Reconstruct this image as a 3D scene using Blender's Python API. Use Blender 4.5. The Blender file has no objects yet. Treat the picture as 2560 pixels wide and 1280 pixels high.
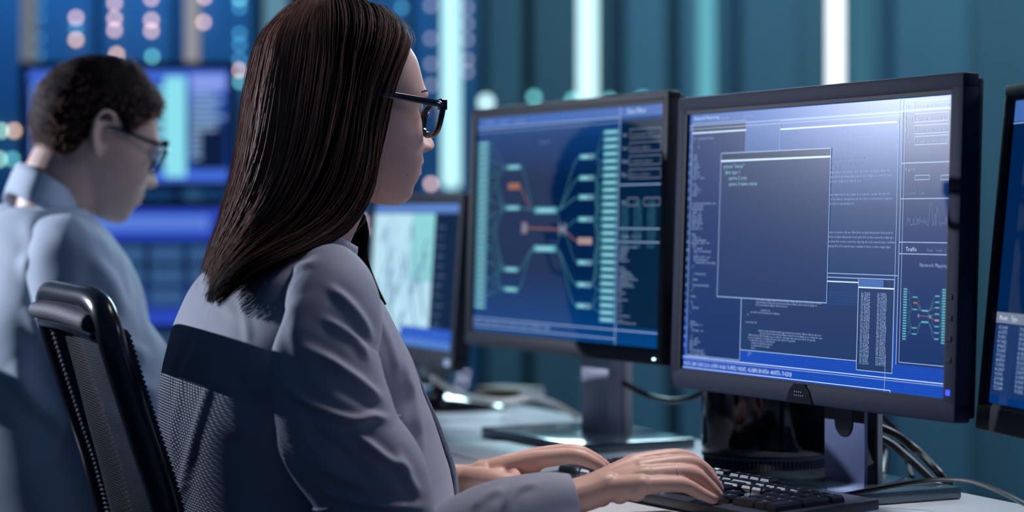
import bpy, bmesh, math, random
import numpy as np
from mathutils import Vector, Matrix
random.seed(7); rng = np.random.default_rng(7)
SC = bpy.context.scene
COL = SC.collection

# ------------------------------------------------------------------ camera, world, lights, exposure
F = 5335.0; CAMZ = 1.06; HOR = 545.0
cam_d = bpy.data.cameras.new('camera'); cam = bpy.data.objects.new('camera', cam_d); COL.objects.link(cam)
cam_d.sensor_width = 36.0; cam_d.lens = 36.0 * F / 2560.0
cam_d.shift_y = -(640 - HOR) / 2560.0
cam.location = (0, 0, CAMZ); cam.rotation_euler = (math.pi / 2, 0, 0)
cam_d.clip_start = 0.05; cam_d.clip_end = 60
cam_d.dof.use_dof = True; cam_d.dof.focus_distance = 2.37; cam_d.dof.aperture_fstop = 2.6
SC.camera = cam
SC.view_settings.view_transform = 'Standard'; SC.view_settings.look = 'None'
SC.view_settings.gamma = 1.0; SC.view_settings.exposure = 0.0; SC.view_settings.use_curve_mapping = False
SC.cycles.use_denoising = True
SC.cycles.max_bounces = 6; SC.cycles.transparent_max_bounces = 12
SC.cycles.sample_clamp_indirect = 4.0; SC.cycles.blur_glossy = 0.6
SC.cycles.caustics_reflective = False; SC.cycles.caustics_refractive = False

W = bpy.data.worlds.new('world'); SC.world = W; W.use_nodes = True
W.node_tree.nodes['Background'].inputs[0].default_value = (0.045, 0.085, 0.17, 1)
W.node_tree.nodes['Background'].inputs[1].default_value = 0.44

def light(name, kind, loc, target, color, power, size=0.1, size_y=None, spot=None, blend=0.3, spread=None):
    d = bpy.data.lights.new(name, kind); d.color = color; d.energy = power
    if kind == 'AREA':
        d.size = size
        if size_y: d.shape = 'RECTANGLE'; d.size_y = size_y
    else: d.shadow_soft_size = size
    if spread: d.spread = math.radians(spread)
    if kind == 'SPOT': d.spot_size = math.radians(spot or 60); d.spot_blend = blend
    o = bpy.data.objects.new(name, d); COL.objects.link(o); o.location = loc
    o.rotation_euler = (Vector(target) - Vector(loc)).to_track_quat('-Z', 'Y').to_euler()
    return o
# the hard lamp behind the two desks, off to the left; it throws the chair mesh's shadow on the blazer
light('key_lamp', 'SPOT', (-2.5, 3.6, 1.57), (0.0, 2.45, 0.95), (0.78, 0.84, 1.0), 290, 0.012, spot=62)
# soft area fills added to brighten people, desk and wall; no fixtures
light('face_fill', 'AREA', (1.5, 3.9, 2.5), (-0.1, 2.5, 1.0), (0.76, 0.82, 1.0), 21, 0.9, 0.5)  # soft light added from the right front for face and forehead
light('side_fill', 'AREA', (2.5, 2.7, 2.0), (0.0, 2.4, 0.85), (0.62, 0.73, 1.0), 10, 0.6, 0.6)  # added side fill that picks out the sleeve folds, no fixture
light('keyboard_fill', 'AREA', (0.55, 2.75, 2.4), (0.1, 2.4, 0.75), (1.0, 0.90, 0.88), 1.7, 0.4, 0.4, spread=40)  # added narrow overhead fill to brighten the hands
light('far_desk_fill', 'AREA', (0.35, 5.6, 1.95), (0.2, 3.2, 0.74), (0.60, 0.90, 1.0), 26, 1.1, 0.25)  # added fill to brighten the desk top and its reflections
light('wall_wash_left', 'AREA', (-1.6, 5.6, 2.5), (-1.2, 7.4, 1.3), (0.10, 0.42, 1.0), 30, 1.6, 0.4)  # added blue fill for the racks and left wall
light('wall_wash_right', 'AREA', (1.4, 5.6, 2.6), (1.5, 7.8, 1.2), (0.24, 0.64, 0.86), 46, 2.2, 0.4)  # added blue-green fill for the right side of the wall

# ------------------------------------------------------------------ small helpers
def P(px, py, Y):
    return Vector(((px - 1280) / F * Y, Y, CAMZ - (py - HOR) / F * Y))
def tag(o, label=None, cat=None, group=None, kind=None):
    if label: o['label'] = label
    if cat: o['category'] = cat
    if group: o['group'] = group
    if kind: o['kind'] = kind
    return o
def empty(name, loc=(0, 0, 0), rz=0.0):
    o = bpy.data.objects.new(name, None); COL.objects.link(o)
    o.location = loc; o.rotation_euler = (0, 0, rz); o.empty_display_size = 0.05
    return o
def link(name, me, mats, parent=None, smooth=True):
    o = bpy.data.objects.new(name, me); COL.objects.link(o)
    if not isinstance(mats, (list, tuple)): mats = [mats]
    for m in mats: me.materials.append(m)
    if smooth and len(me.polygons): me.polygons.foreach_set('use_smooth', np.ones(len(me.polygons), bool))
    if parent: o.parent = parent
    return o
def np_mesh(name, verts, faces, mat_idx=None):
    """verts Nx3, faces list or int array (all same arity)"""
    me = bpy.data.meshes.new(name)
    verts = np.asarray(verts, dtype=np.float32)
    if isinstance(faces, np.ndarray):
        n, k = faces.shape
        me.vertices.add(len(verts)); me.vertices.foreach_set('co', verts.ravel())
        me.loops.add(n * k); me.loops.foreach_set('vertex_index', faces.astype(np.int32).ravel())
        me.polygons.add(n); me.polygons.foreach_set('loop_start', np.arange(0, n * k, k, dtype=np.int32))
        me.polygons.foreach_set('loop_total', np.full(n, k, dtype=np.int32))
    else:
        me.from_pydata([tuple(map(float, v)) for v in verts], [], faces)
    if mat_idx is not None: me.polygons.foreach_set('material_index', np.asarray(mat_idx, dtype=np.int32))
    me.update(calc_edges=True); me.validate()
    return me
def interp(xs, ys, x):
    """smooth (monotone-ish Hermite) table lookup"""
    xs = np.asarray(xs, float); ys = np.asarray(ys, float); x = np.asarray(x, float)
    if xs[0] > xs[-1]: xs = xs[::-1]; ys = ys[::-1]
    d = np.diff(ys) / np.diff(xs)
    m = np.empty_like(ys); m[0] = d[0]; m[-1] = d[-1]
    for i in range(1, len(xs) - 1):
        m[i] = 0 if d[i-1] * d[i] <= 0 else 2 * d[i-1] * d[i] / (d[i-1] + d[i])
    xc = np.clip(x, xs[0], xs[-1]); i = np.clip(np.searchsorted(xs, xc) - 1, 0, len(xs) - 2)
    h = xs[i+1] - xs[i]; t = (xc - xs[i]) / h
    return ((2*t**3 - 3*t**2 + 1) * ys[i] + (t**3 - 2*t**2 + t) * h * m[i] + (-2*t**3 + 3*t**2) * ys[i+1] + (t**3 - t**2) * h * m[i+1])
def cat_path(pts, n):
    """Catmull-Rom resample of control points (k x d) to n samples"""
    pts = np.asarray(pts, float); k = len(pts)
    if k == 2:
        t = np.linspace(0, 1, n)[:, None]; return pts[0] * (1 - t) + pts[1] * t
    ext = np.vstack([2*pts[0] - pts[1], pts, 2*pts[-1] - pts[-2]])
    u = np.linspace(0, k - 1 - 1e-9, n); i = u.astype(int); t = (u - i)[:, None]
    p0, p1, p2, p3 = ext[i], ext[i+1], ext[i+2], ext[i+3]
    return 0.5 * ((2*p1) + (-p0 + p2)*t + (2*p0 - 5*p1 + 4*p2 - p3)*t**2 + (-p0 + 3*p1 - 3*p2 + p3)*t**3)
def grid_faces(nu, nv, wrap_u=True):
    f = []
    for j in range(nv - 1):
        for i in range(nu if wrap_u else nu - 1):
            a = j*nu + i; b = j*nu + (i+1) % nu
            f.append((a, b, b + nu, a + nu))
    return f
def frames(path):
    path = np.asarray(path, float); n = len(path)
    T = np.gradient(path, axis=0); T /= np.linalg.norm(T, axis=1)[:, None] + 1e-12
    up = np.array([0, 0, 1.0]) if abs(T[0][2]) < 0.9 else np.array([0, 1.0, 0])
    N = np.zeros_like(path); n0 = np.cross(T[0], up); n0 /= np.linalg.norm(n0); N[0] = n0
    for i in range(1, n):
        v = N[i-1] - T[i] * np.dot(N[i-1], T[i]); N[i] = v / (np.linalg.norm(v) + 1e-12)
    return T, N, np.cross(T, N)
def tube_vf(path, radii, seg=10, flat=None, cap=True, round_cap=False):
    """tube along path; flat = (scale along N, scale along B)"""
    path = np.asarray(path, float); radii = np.asarray(radii, float) * np.ones(len(path))
    if round_cap:
        T = np.gradient(path, axis=0); T /= np.linalg.norm(T, axis=1)[:, None] + 1e-12
        pre, post, rp, rq = [], [], [], []
        for a in (80, 55, 28):
            ca, sa = math.cos(math.radians(a)), math.sin(math.radians(a))
            pre.append(path[0] - T[0]*radii[0]*sa); rp.append(radii[0]*ca)
            post.insert(0, path[-1] + T[-1]*radii[-1]*sa); rq.insert(0, radii[-1]*ca)
        path = np.vstack([pre, path, post]); radii = np.concatenate([rp, radii, rq])
    T, N, B = frames(path)
    s1, s2 = flat or (1, 1)
    a = np.arange(seg) * 2*math.pi/seg
    v = path[:, None, :] + radii[:, None, None] * (np.cos(a)[None, :, None]*N[:, None, :]*s1 + np.sin(a)[None, :, None]*B[:, None, :]*s2)
    v = v.reshape(-1, 3); f = grid_faces(seg, len(path))
    if cap:
        f.append(tuple(range(seg - 1, -1, -1))); n = len(path); f.append(tuple((n-1)*seg + i for i in range(seg)))
    return v, f
class MB:
    """collects pieces into one mesh"""
    def __init__(s): s.v = []; s.f = []; s.m = []
    def add(s, v, f, mi=0):
        o = len(s.v); s.v.extend([tuple(map(float, p)) for p in v]); s.f.extend([tuple(i + o for i in q) for q in f]); s.m.extend([mi]*len(f)); return s
    def box(s, x0, x1, y0, y1, z0, z1, bev=0.0, mi=0, M=None, seg=2):
        bm = bmesh.new(); bmesh.ops.create_cube(bm, size=1.0)
        for v in bm.verts: v.co = Vector(((x0+x1)/2 + v.co.x*(x1-x0), (y0+y1)/2 + v.co.y*(y1-y0), (z0+z1)/2 + v.co.z*(z1-z0)))
        if bev: bmesh.ops.bevel(bm, geom=bm.edges[:], offset=bev, segments=seg, affect='EDGES', profile=0.6)
        if M is not None: bm.transform(M)
        bm.verts.index_update()
        s.add([v.co for v in bm.verts], [[v.index for v in f.verts] for f in bm.faces], mi); bm.free(); return s
    def tube(s, path, r, seg=10, mi=0, flat=None, round_cap=False):
        v, f = tube_vf(path, r, seg, flat, round_cap=round_cap); return s.add(v, f, mi)
    def lathe(s, prof, seg=48, mi=0, M=None):
        a = np.arange(seg)*2*math.pi/seg; v = []
        for r, z in prof: v += [(max(r, 1e-5)*math.cos(t), max(r, 1e-5)*math.sin(t), z) for t in a]
        f = grid_faces(seg, len(prof)); f.append(tuple(range(seg-1, -1, -1))); f.append(tuple((len(prof)-1)*seg + i for i in range(seg)))
        if M is not None: v = [M @ Vector(p) for p in v]
        return s.add(v, f, mi)
    def prism(s, outline, y0, y1, mi=0, M=None):
        """outline of (x,z) extruded along y"""
        n = len(outline); v = [(x, y0, z) for x, z in outline] + [(x, y1, z) for x, z in outline]
        f = [tuple(range(n)), tuple(range(2*n-1, n-1, -1))] + [(i, i+n, (i+1) % n + n, (i+1) % n) for i in range(n)]
        if M is not None: v = [M @ Vector(p) for p in v]
        return s.add(v, f, mi)
    def build(s, name, mats, parent=None, smooth=True, M=None):
        me = bpy.data.meshes.new(name); v = s.v
        if M is not None: v = [tuple(M @ Vector(p)) for p in v]
        me.from_pydata(v, [], s.f); me.polygons.foreach_set('material_index', s.m)
        bm = bmesh.new(); bm.from_mesh(me); bmesh.ops.recalc_face_normals(bm, faces=bm.faces[:]); bm.to_mesh(me); bm.free()
        me.update(); o = link(name, me, mats, parent, smooth)
        if smooth: me.set_sharp_from_angle(angle=math.radians(38))
        return o
def copy_tree(o, parent=None):
    c = o.copy(); COL.objects.link(c)
    if parent: c.parent = parent
    for ch in list(o.children): copy_tree(ch, c)
    return c

# ------------------------------------------------------------------ materials
def mat(name, color, rough=0.5, metal=0.0, spec=0.5, emit=None, estr=1.0, sheen=0.0, coat=0.0, noise=None, bump=None, sss=0.0, aniso=0.0, trans=0.0):
    m = bpy.data.materials.new(name); m.use_nodes = True; nt = m.node_tree; b = nt.nodes['Principled BSDF']
    b.inputs['Base Color'].default_value = (*color, 1); b.inputs['Roughness'].default_value = rough
    b.inputs['Metallic'].default_value = metal; b.inputs['Specular IOR Level'].default_value = spec
    b.inputs['Coat Weight'].default_value = coat; b.inputs['Sheen Weight'].default_value = sheen
    b.inputs['Transmission Weight'].default_value = trans
    if aniso: b.inputs['Anisotropic'].default_value = aniso
    if sss:
        b.inputs['Subsurface Weight'].default_value = sss; b.inputs['Subsurface Radius'].default_value = (0.009, 0.004, 0.002); b.inputs['Subsurface Scale'].default_value = 0.6
    if emit: b.inputs['Emission Color'].default_value = (*emit, 1); b.inputs['Emission Strength'].default_value = estr
    tc = None
    if noise or bump:
        tc = nt.nodes.new('ShaderNodeTexCoord')
    if noise:   # (scale, amount, (sx,sy,sz))
        n = nt.nodes.new('ShaderNodeTexNoise'); n.inputs['Scale'].default_value = noise[0]; n.inputs['Detail'].default_value = 4
        mp = nt.nodes.new('ShaderNodeMapping'); mp.inputs['Scale'].default_value = noise[2] if len(noise) > 2 else (1, 1, 1)
        nt.links.new(tc.outputs['Object'], mp.inputs[0]); nt.links.new(mp.outputs[0], n.inputs['Vector'])
        mx = nt.nodes.new('ShaderNodeMix'); mx.data_type = 'RGBA'
        a = noise[1]
        mx.inputs[6].default_value = (*[c*(1-a) for c in color], 1); mx.inputs[7].default_value = (*[min(1, c*(1+a)) for c in color], 1)
        nt.links.new(n.outputs['Fac'], mx.inputs[0]); nt.links.new(mx.outputs[2], b.inputs['Base Color'])
    if bump:    # (scale, strength, distance)
        n = nt.nodes.new('ShaderNodeTexNoise'); n.inputs['Scale'].default_value = bump[0]; n.inputs['Detail'].default_value = 3
        nt.links.new(tc.outputs['Object'], n.inputs['Vector'])
        bp = nt.nodes.new('ShaderNodeBump'); bp.inputs['Strength'].default_value = bump[1]; bp.inputs['Distance'].default_value = bump[2]
        nt.links.new(n.outputs['Fac'], bp.inputs['Height']); nt.links.new(bp.outputs[0], b.inputs['Normal'])
    return m
def emat(name, color, strength=1.0):
    m = bpy.data.materials.new(name); m.use_nodes = True; nt = m.node_tree; nt.nodes.clear()
    e = nt.nodes.new('ShaderNodeEmission'); e.inputs[0].default_value = (*color, 1); e.inputs[1].default_value = strength
    o = nt.nodes.new('ShaderNodeOutputMaterial'); nt.links.new(e.outputs[0], o.inputs[0]); return m

M = dict(
    wall=mat('wall_paint', (0.17, 0.22, 0.26), 0.55, noise=(1.2, 0.35, (2.2, 1, 0.25))),
    rack=mat('rack_steel', (0.05, 0.14, 0.24), 0.45, metal=0.2, noise=(0.9, 0.3, (2, 1, 0.6))),
    floor=mat('floor_vinyl', (0.06, 0.08, 0.11), 0.35, noise=(3, 0.2)),
    panel=mat('grey_panel', (0.20, 0.27, 0.32), 0.6),
    desk=mat('white_laminate', (0.74, 0.80, 0.84), 0.24, spec=0.7, noise=(40, 0.03)),
    desk_leg=mat('desk_leg_metal', (0.12, 0.13, 0.15), 0.4, metal=0.8),
    bezel=mat('black_bezel_plastic', (0.014, 0.021, 0.050), 0.62, spec=0.16, bump=(1100, 0.18, 0.0004)),
    bezel_dark=mat('black_back_plastic', (0.014, 0.018, 0.028), 0.55, spec=0.2),
    lip_satin=mat('satin_black', (0.006, 0.008, 0.016), 0.55, spec=0.2),
    gloss=mat('gloss_black', (0.006, 0.006, 0.008), 0.08, coat=0.5),
    silver=mat('silver_stand_metal', (0.30, 0.32, 0.40), 0.42, metal=0.55),
    silver_light=mat('pale_stand_edge', (0.55, 0.55, 0.56), 0.5, metal=0.3),
    stand_dark=mat('slate_stand_metal', (0.13, 0.165, 0.32), 0.42, metal=0.35, bump=(1200, 0.2, 0.0003)),
    baseplate=mat('base_plate_metal', (0.07, 0.11, 0.14), 0.16, metal=0.3, coat=0.6),
    key=mat('black_key_plastic', (0.018, 0.021, 0.03), 0.28, spec=0.6),
    kbody=mat('keyboard_plastic', (0.03, 0.038, 0.055), 0.35, spec=0.6),
    legend=mat('key_legend_ink', (0.35, 0.38, 0.42), 0.6),
    macbody=mat('mirror_black_aluminium', (0.030, 0.032, 0.040), 0.07, metal=1.0),
    cable=mat('black_cable_rubber', (0.008, 0.009, 0.012), 0.4, spec=0.35),
    cable_white=mat('white_cable_rubber', (0.55, 0.52, 0.48), 0.5),
    blazer=mat('blazer_twill', (0.275, 0.300, 0.395), 0.72, sheen=0.10, bump=(1500, 0.15, 0.0004)),
    lining=mat('dark_top_fabric', (0.012, 0.014, 0.022), 0.8),
    shirt=mat('pale_blue_shirt', (0.46, 0.56, 0.68), 0.8, sheen=0.1),
    trousers=mat('dark_trousers', (0.02, 0.022, 0.03), 0.8),
    skin=mat('skin', (0.66, 0.42, 0.345), 0.46, spec=0.4, sss=0.25, bump=(600, 0.06, 0.0005)),
    skin_m=mat('skin_lighter', (0.62, 0.42, 0.35), 0.5, spec=0.4, sss=0.2),
    lip=mat('lip_skin', (0.50, 0.20, 0.18), 0.35, spec=0.5, sss=0.2),
    nail=mat('nail', (0.60, 0.38, 0.33), 0.2),
    hair=mat('dark_brown_hair', (0.012, 0.008, 0.008), 0.6, spec=0.06),
    hair_b=mat('brown_and_lit_hair', (0.30, 0.155, 0.115), 0.5, spec=0.10),  # lighter hair brown: lit back of the hair, also mole and short locks
    hair_u=mat('hair_underlayer', (0.007, 0.005, 0.005), 0.9, spec=0.0),
    hair_m=mat('near_black_hair', (0.012, 0.008, 0.007), 0.75, spec=0.12),
    eye=mat('eyeball', (0.75, 0.75, 0.76), 0.15), iris=mat('iris', (0.06, 0.035, 0.02), 0.1),
    glasses=mat('black_acetate', (0.008, 0.008, 0.012), 0.12, spec=0.7, coat=0.4),
    gold=mat('gold', (0.92, 0.78, 0.55), 0.4, metal=0.7),
    chair=mat('black_chair_plastic', (0.012, 0.014, 0.022), 0.22, spec=0.7),
    chair_cloth=mat('black_chair_cloth', (0.03, 0.04, 0.065), 0.7, bump=(400, 0.5, 0.002)),
    paper=mat('white_paper', (0.72, 0.76, 0.80), 0.5),
    book=mat('tan_card', (0.30, 0.25, 0.17), 0.6),
    grey_plastic=mat('grey_plastic', (0.16, 0.19, 0.24), 0.5),
    power=emat('power_led_white', (0.55, 0.85, 1.0), 5.0),
    power_b=emat('power_led_blue', (0.02, 0.04, 1.0), 4.0),
)
def glass_mat():
    m = bpy.data.materials.new('lens_glass'); m.use_nodes = True; nt = m.node_tree; nt.nodes.clear()
    t = nt.nodes.new('ShaderNodeBsdfTransparent'); t.inputs[0].default_value = (0.86, 0.93, 1.0, 1)
    g = nt.nodes.new('ShaderNodeBsdfGlossy'); g.inputs['Roughness'].default_value = 0.02
    f = nt.nodes.new('ShaderNodeFresnel'); f.inputs[0].default_value = 1.55
    mx = nt.nodes.new('ShaderNodeMixShader'); o = nt.nodes.new('ShaderNodeOutputMaterial')
    nt.links.new(f.outputs[0], mx.inputs[0]); nt.links.new(t.outputs[0], mx.inputs[1]); nt.links.new(g.outputs[0], mx.inputs[2]); nt.links.new(mx.outputs[0], o.inputs[0])
    return m
M['lens'] = glass_mat()
def mesh_cloth_mat():
    """chair-back net: small oval holes in staggered rows (UV in metres)"""
    m = bpy.data.materials.new('chair_net_fabric'); m.use_nodes = True; nt = m.node_tree; b = nt.nodes['Principled BSDF']
    b.inputs['Base Color'].default_value = (0.004, 0.005, 0.009, 1); b.inputs['Roughness'].default_value = 0.7; b.inputs['Specular IOR Level'].default_value = 0.15
    uv = nt.nodes.new('ShaderNodeUVMap'); uv.uv_map = 'UVMap'; sp = nt.nodes.new('ShaderNodeSeparateXYZ'); nt.links.new(uv.outputs[0], sp.inputs[0])
    def mth(op, a, b_=None, c=None):
        n = nt.nodes.new('ShaderNodeMath'); n.operation = op
        for i, q in enumerate((a, b_, c)):
            if q is None: continue
            if isinstance(q, (int, float)): n.inputs[i].default_value = q
            else: nt.links.new(q, n.inputs[i])
        return n.outputs[0]
    pu, pv = 0.0050, 0.0032
    row = mth('FLOOR', mth('DIVIDE', sp.outputs[1], pv))
    off = mth('MULTIPLY', mth('MODULO', mth('ABSOLUTE', row), 2.0), 0.5)
    fu = mth('SUBTRACT', mth('FRACT', mth('ADD', mth('DIVIDE', sp.outputs[0], pu), off)), 0.5)
    fv = mth('SUBTRACT', mth('FRACT', mth('DIVIDE', sp.outputs[1], pv)), 0.5)
    r = mth('ADD', mth('MULTIPLY', mth('MULTIPLY', fu, fu), 1.0), mth('MULTIPLY', mth('MULTIPLY', fv, fv), 1.25))
    hole = mth('LESS_THAN', r, 0.13)
    tr = nt.nodes.new('ShaderNodeBsdfTransparent'); mx = nt.nodes.new('ShaderNodeMixShader')
    nt.links.new(hole, mx.inputs[0]); nt.links.new(b.outputs[0], mx.inputs[1]); nt.links.new(tr.outputs[0], mx.inputs[2])
    nt.links.new(mx.outputs[0], nt.nodes['Material Output'].inputs[0]); return m
M['net'] = mesh_cloth_mat()

# ------------------------------------------------------------------ setting: floor and back wall
def struct(name, mb, m, smooth=False):
    o = mb.build(name, m, smooth=smooth); o['kind'] = 'structure'; return o
struct('floor', MB().box(-6, 6, -1.5, 8.1, -0.05, 0.0), M['floor'])
struct('wall_back', MB().box(-6, 6, 8.0, 8.2, 0, 3.2), M['wall'])
def wx(px, Y): return (px - 1280) / F * Y
def wz(py, Y): return CAMZ - (py - HOR) / F * Y
for i, (a, b, key) in enumerate(((1215, 1305, 'panel'), (1330, 1420, 'wall'), (1560, 1660, 'panel'), (1700, 1740, 'panel'), (1850, 1990, 'wall'), (2230, 2420, 'wall'))):
    struct('trim_%d' % (i + 1), MB().box(wx(a, 7.9), wx(b, 7.9), 7.86, 7.998, 0.02, 3.1, 0.01), M[key])

# ------------------------------------------------------------------ vertical light tubes
def tube_light(px, pw, y_end, Y, color, s, label, cat='light', group=None):
    r = pw / 2 * Y / F
    root = empty('light_tube', (wx(px, Y), Y, 0)); tag(root, label, cat, group)
    z0 = wz(y_end, Y)
    MB().lathe([(r*0.6, z0 - 0.0), (r, z0 + 0.01), (r, 2.9), (r*0.6, 2.91)], 20).build('diffuser', emat('tube_light', color, s), root)
    MB().lathe([(r*1.05, z0 - 0.05), (r*1.05, z0)], 20).build('end_cap', M['panel'], root)
    MB().box(-0.02, 0.02, r, r + 0.03, 0.005, 2.95).build('mounting_rail', M['panel'], root, smooth=False)
tube_light(1128, 46, 470, 6.2, (0.50, 0.92, 1.0), 1.25, 'bright cyan light tube nearest the woman\'s glasses, left of the flow-diagram monitor')
tube_light(1469, 50, 560, 6.2, (0.60, 0.95, 1.0), 1.4, 'bright cyan-white light tube rising above the flow-diagram monitor')
tube_light(2089, 42, 560, 6.2, (0.88, 0.98, 1.0), 1.7, 'white light tube rising above the big code monitor')
tube_light(1766, 44, 560, 6.6, (0.16, 0.55, 0.68), 0.8, 'dim teal light tube above the gap between the two main monitors')
tube_light(480, 34, 230, 6.6, (0.50, 0.50, 0.52), 0.62, 'dim beige light tube above the far desk monitor, right of the man')
tube_light(72, 38, 230, 6.6, (0.30, 0.34, 0.40), 0.5, 'faint beige light tube at the far left behind the man\'s head')
tube_light(690, 60, 300, 7.0, (0.16, 0.36, 0.50), 0.7, 'faint broad blue light tube just behind the top of the woman\'s hair')
tube_light(2150, 40, 560, 7.2, (0.09, 0.30, 0.42), 0.5, 'faint teal glow tube right beside the white light tube')

# ------------------------------------------------------------------ server racks with indicator lights
LEDC = dict(b=(0.10, 0.50, 0.85), p=(0.95, 0.62, 0.60), o=(1.0, 0.62, 0.42), c=(0.20, 0.75, 0.80), g=(0.45, 0.85, 0.65), m=(0.42, 0.42, 0.60), w=(0.60, 0.92, 1.0))
LEDM = {k: emat('indicator_' + k, v, {'b': 2.6, 'p': 5, 'o': 5.5, 'c': 4, 'g': 6, 'm': 2.6, 'w': 8}[k]) for k, v in LEDC.items()}
def rack(a, b, leds, label, Y=7.0, top=2.35):
    x0, x1 = wx(a, Y), wx(b, Y); xm = (x0 + x1) / 2
    root = empty('server_rack', (xm, Y, 0)); tag(root, label, 'server rack', 'server racks against the back wall')
    w = (x1 - x0) / 2 - 0.004
    MB().box(-w, w, 0.02, 0.8, 0.02, top, 0.006).build('cabinet', M['rack'], root)
    d = MB().box(-w + 0.01, w - 0.01, 0.0, 0.02, 0.06, top - 0.04, 0.004).build('door', M['rack'], root)
    MB().box(w - 0.04, w - 0.025, -0.02, 0.0, 0.9, 1.1, 0.003).build('handle', M['desk_leg'], d)
    for px, py, c, r in leds:
        me = MB().lathe([(r*0.2, -r), (r*0.75, -r*0.66), (r, 0), (r*0.75, r*0.66), (r*0.2, r)], 12)
        o = me.build('indicator_light', LEDM[c], root); o.location = (wx(px, Y) - xm, -0.012, wz(py, Y))
R0 = 0.0085
rack(-60, 240, [(98, 5, 'b', R0), (98, 43, 'b', R0), (98, 96, 'b', R0), (98, 137, 'b', R0), (192, 45, 'p', R0), (192, 72, 'b', R0), (192, 100, 'o', R0),
     (5, 327, 'g', R0), (37, 327, 'o', R0), (1, 398, 'g', R0), (33, 398, 'c', R0)], 'dark blue server rack at far left, green and orange lights beside the man')
rack(242, 440, [(288, 8, 'p', R0), (288, 47, 'p', R0), (288, 76, 'p', R0), (293, 137, 'o', R0), (380, -3, 'p', R0), (380, 51, 'p', R0), (380, 78, 'p', R0), (382, 142, 'c', R0)],
     'dark blue server rack with two columns of pink lights above the man\'s head')
rack(442, 640, [(512, -6, 'p', R0), (510, 56, 'p', R0), (600, -2, 'c', R0), (600, 20, 'b', R0), (600, 85, 'b', R0), (600, 112, 'b', R0), (600, 150, 'b', R0), (598, 176, 'p', R0), (600, 205, 'c', R0), (484, 495, 'p', R0)],
     'dark blue server rack with pale lights between the two heads')
rack(1030, 1200, [(1077, 15, 'm', R0), (1077, 97, 'm', R0), (1078, 161, 'm', R0), (1078, 213, 'm', R0), (1078, 460, 'p', R0), (1168, 20, 'm', R0), (1168, 60, 'm', R0), (1168, 100, 'm', R0), (1168, 150, 'm', R0), (1168, 180, 'm', R0),
     (1160, 862, 'm', R0), (1160, 935, 'm', R0), (1156, 957, 'm', R0)], 'dark blue server rack with dim mauve lights behind the cyan tube and glasses')
rack(840, 1028, [(905, 550, 'p', R0*.8), (908, 577, 'p', R0*.8), (910, 672, 'p', R0*.8), (1005, 20, 'b', R0)], 'dark blue server rack behind the woman\'s face and neck')
for i, (px, py, r, c) in enumerate(((1215, 256, 0.022, 'w'), (1335, 243, 0.012, 'c'), (1432, 250, 0.013, 'c'), (1524, 250, 0.012, 'c'), (1606, 246, 0.012, 'c'))):
    root = empty('status_lamp', (wx(px, 7.4), 7.4, wz(py, 7.4)))
    tag(root, ('large round pale lamp, leftmost above the flow-diagram monitor', 'small round teal lamp between the large pale lamp and the bright tube', 'small teal lamp just left of the tube above the flow-diagram monitor',
               'small teal lamp just right of the tube above the flow-diagram monitor', 'small teal lamp over the right corner of the flow-diagram monitor')[i], 'lamp', 'round lamps along the back wall')
    MB().lathe([(r*0.1, -r), (r*0.7, -r*0.7), (r, 0), (r*0.7, r*0.7), (r*0.1, r)], 16).build('bulb', emat('status_lamp_glow', LEDC[c], 2.2 if c == 'w' else 3.0), root)
    MB().box(-0.012, 0.012, r*0.6, 0.598, -0.012, 0.012).build('wall_bracket', M['panel'], root)

# ------------------------------------------------------------------ desks
DA = math.radians(-66.4)            # the desk runs along this direction (towards the camera, to the right)
ddx, ddy = math.cos(DA), math.sin(DA)
DZ = 0.74
desk = empty('desk', (0.26, 3.10, 0), DA)   # local x runs along the back edge, local -y... y axis points away from the woman
tag(desk, 'white desk top carrying both main monitors, keyboard and cylindrical computer', 'desk')
MB().box(-0.62, 2.4, -0.62, 0.0, DZ - 0.028, DZ, 0.003).build('desk_top', M['desk'], desk)
MB().box(-0.58, -0.53, -0.58, -0.04, 0.0, DZ - 0.03, 0.004).build('leg', M['desk_leg'], desk)
MB().box(2.3, 2.35, -0.58, -0.04, 0.0, DZ - 0.03, 0.004).build('leg', M['desk_leg'], desk)
MB().box(-0.53, 2.3, -0.10, -0.08, 0.35, DZ - 0.03, 0.003).build('modesty_panel', M['grey_plastic'], desk)
desk2 = empty('desk', (0.26 - ddx*0.66, 3.10 - ddy*0.66, 0), DA)
tag(desk2, 'white desk in front of the man, carrying the blurred map monitor', 'desk')
MB().box(-1.15, -0.01, -0.72, 0.0, DZ - 0.028, DZ, 0.003).build('desk_top', M['desk'], desk2)
MB().box(-0.08, -0.03, -0.68, -0.04, 0.0, DZ - 0.03, 0.004).build('leg', M['desk_leg'], desk2)
MB().box(-1.1, -1.05, -0.68, -0.04, 0.0, DZ - 0.03, 0.004).build('leg', M['desk_leg'], desk2)
desk3 = empty('desk', (-0.82, 5.35, 0)); tag(desk3, 'far white desk under the pair of stacked monitors at left', 'desk')
MB().box(-0.9, 0.7, -0.35, 0.4, DZ - 0.028, DZ, 0.003).build('desk_top', M['desk'], desk3)
MB().box(-0.85, -0.8, -0.3, 0.35, 0, DZ - 0.03, 0.003).build('leg', M['desk_leg'], desk3)
MB().box(0.6, 0.65, -0.3, 0.35, 0, DZ - 0.03, 0.003).build('leg', M['desk_leg'], desk3)

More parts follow.
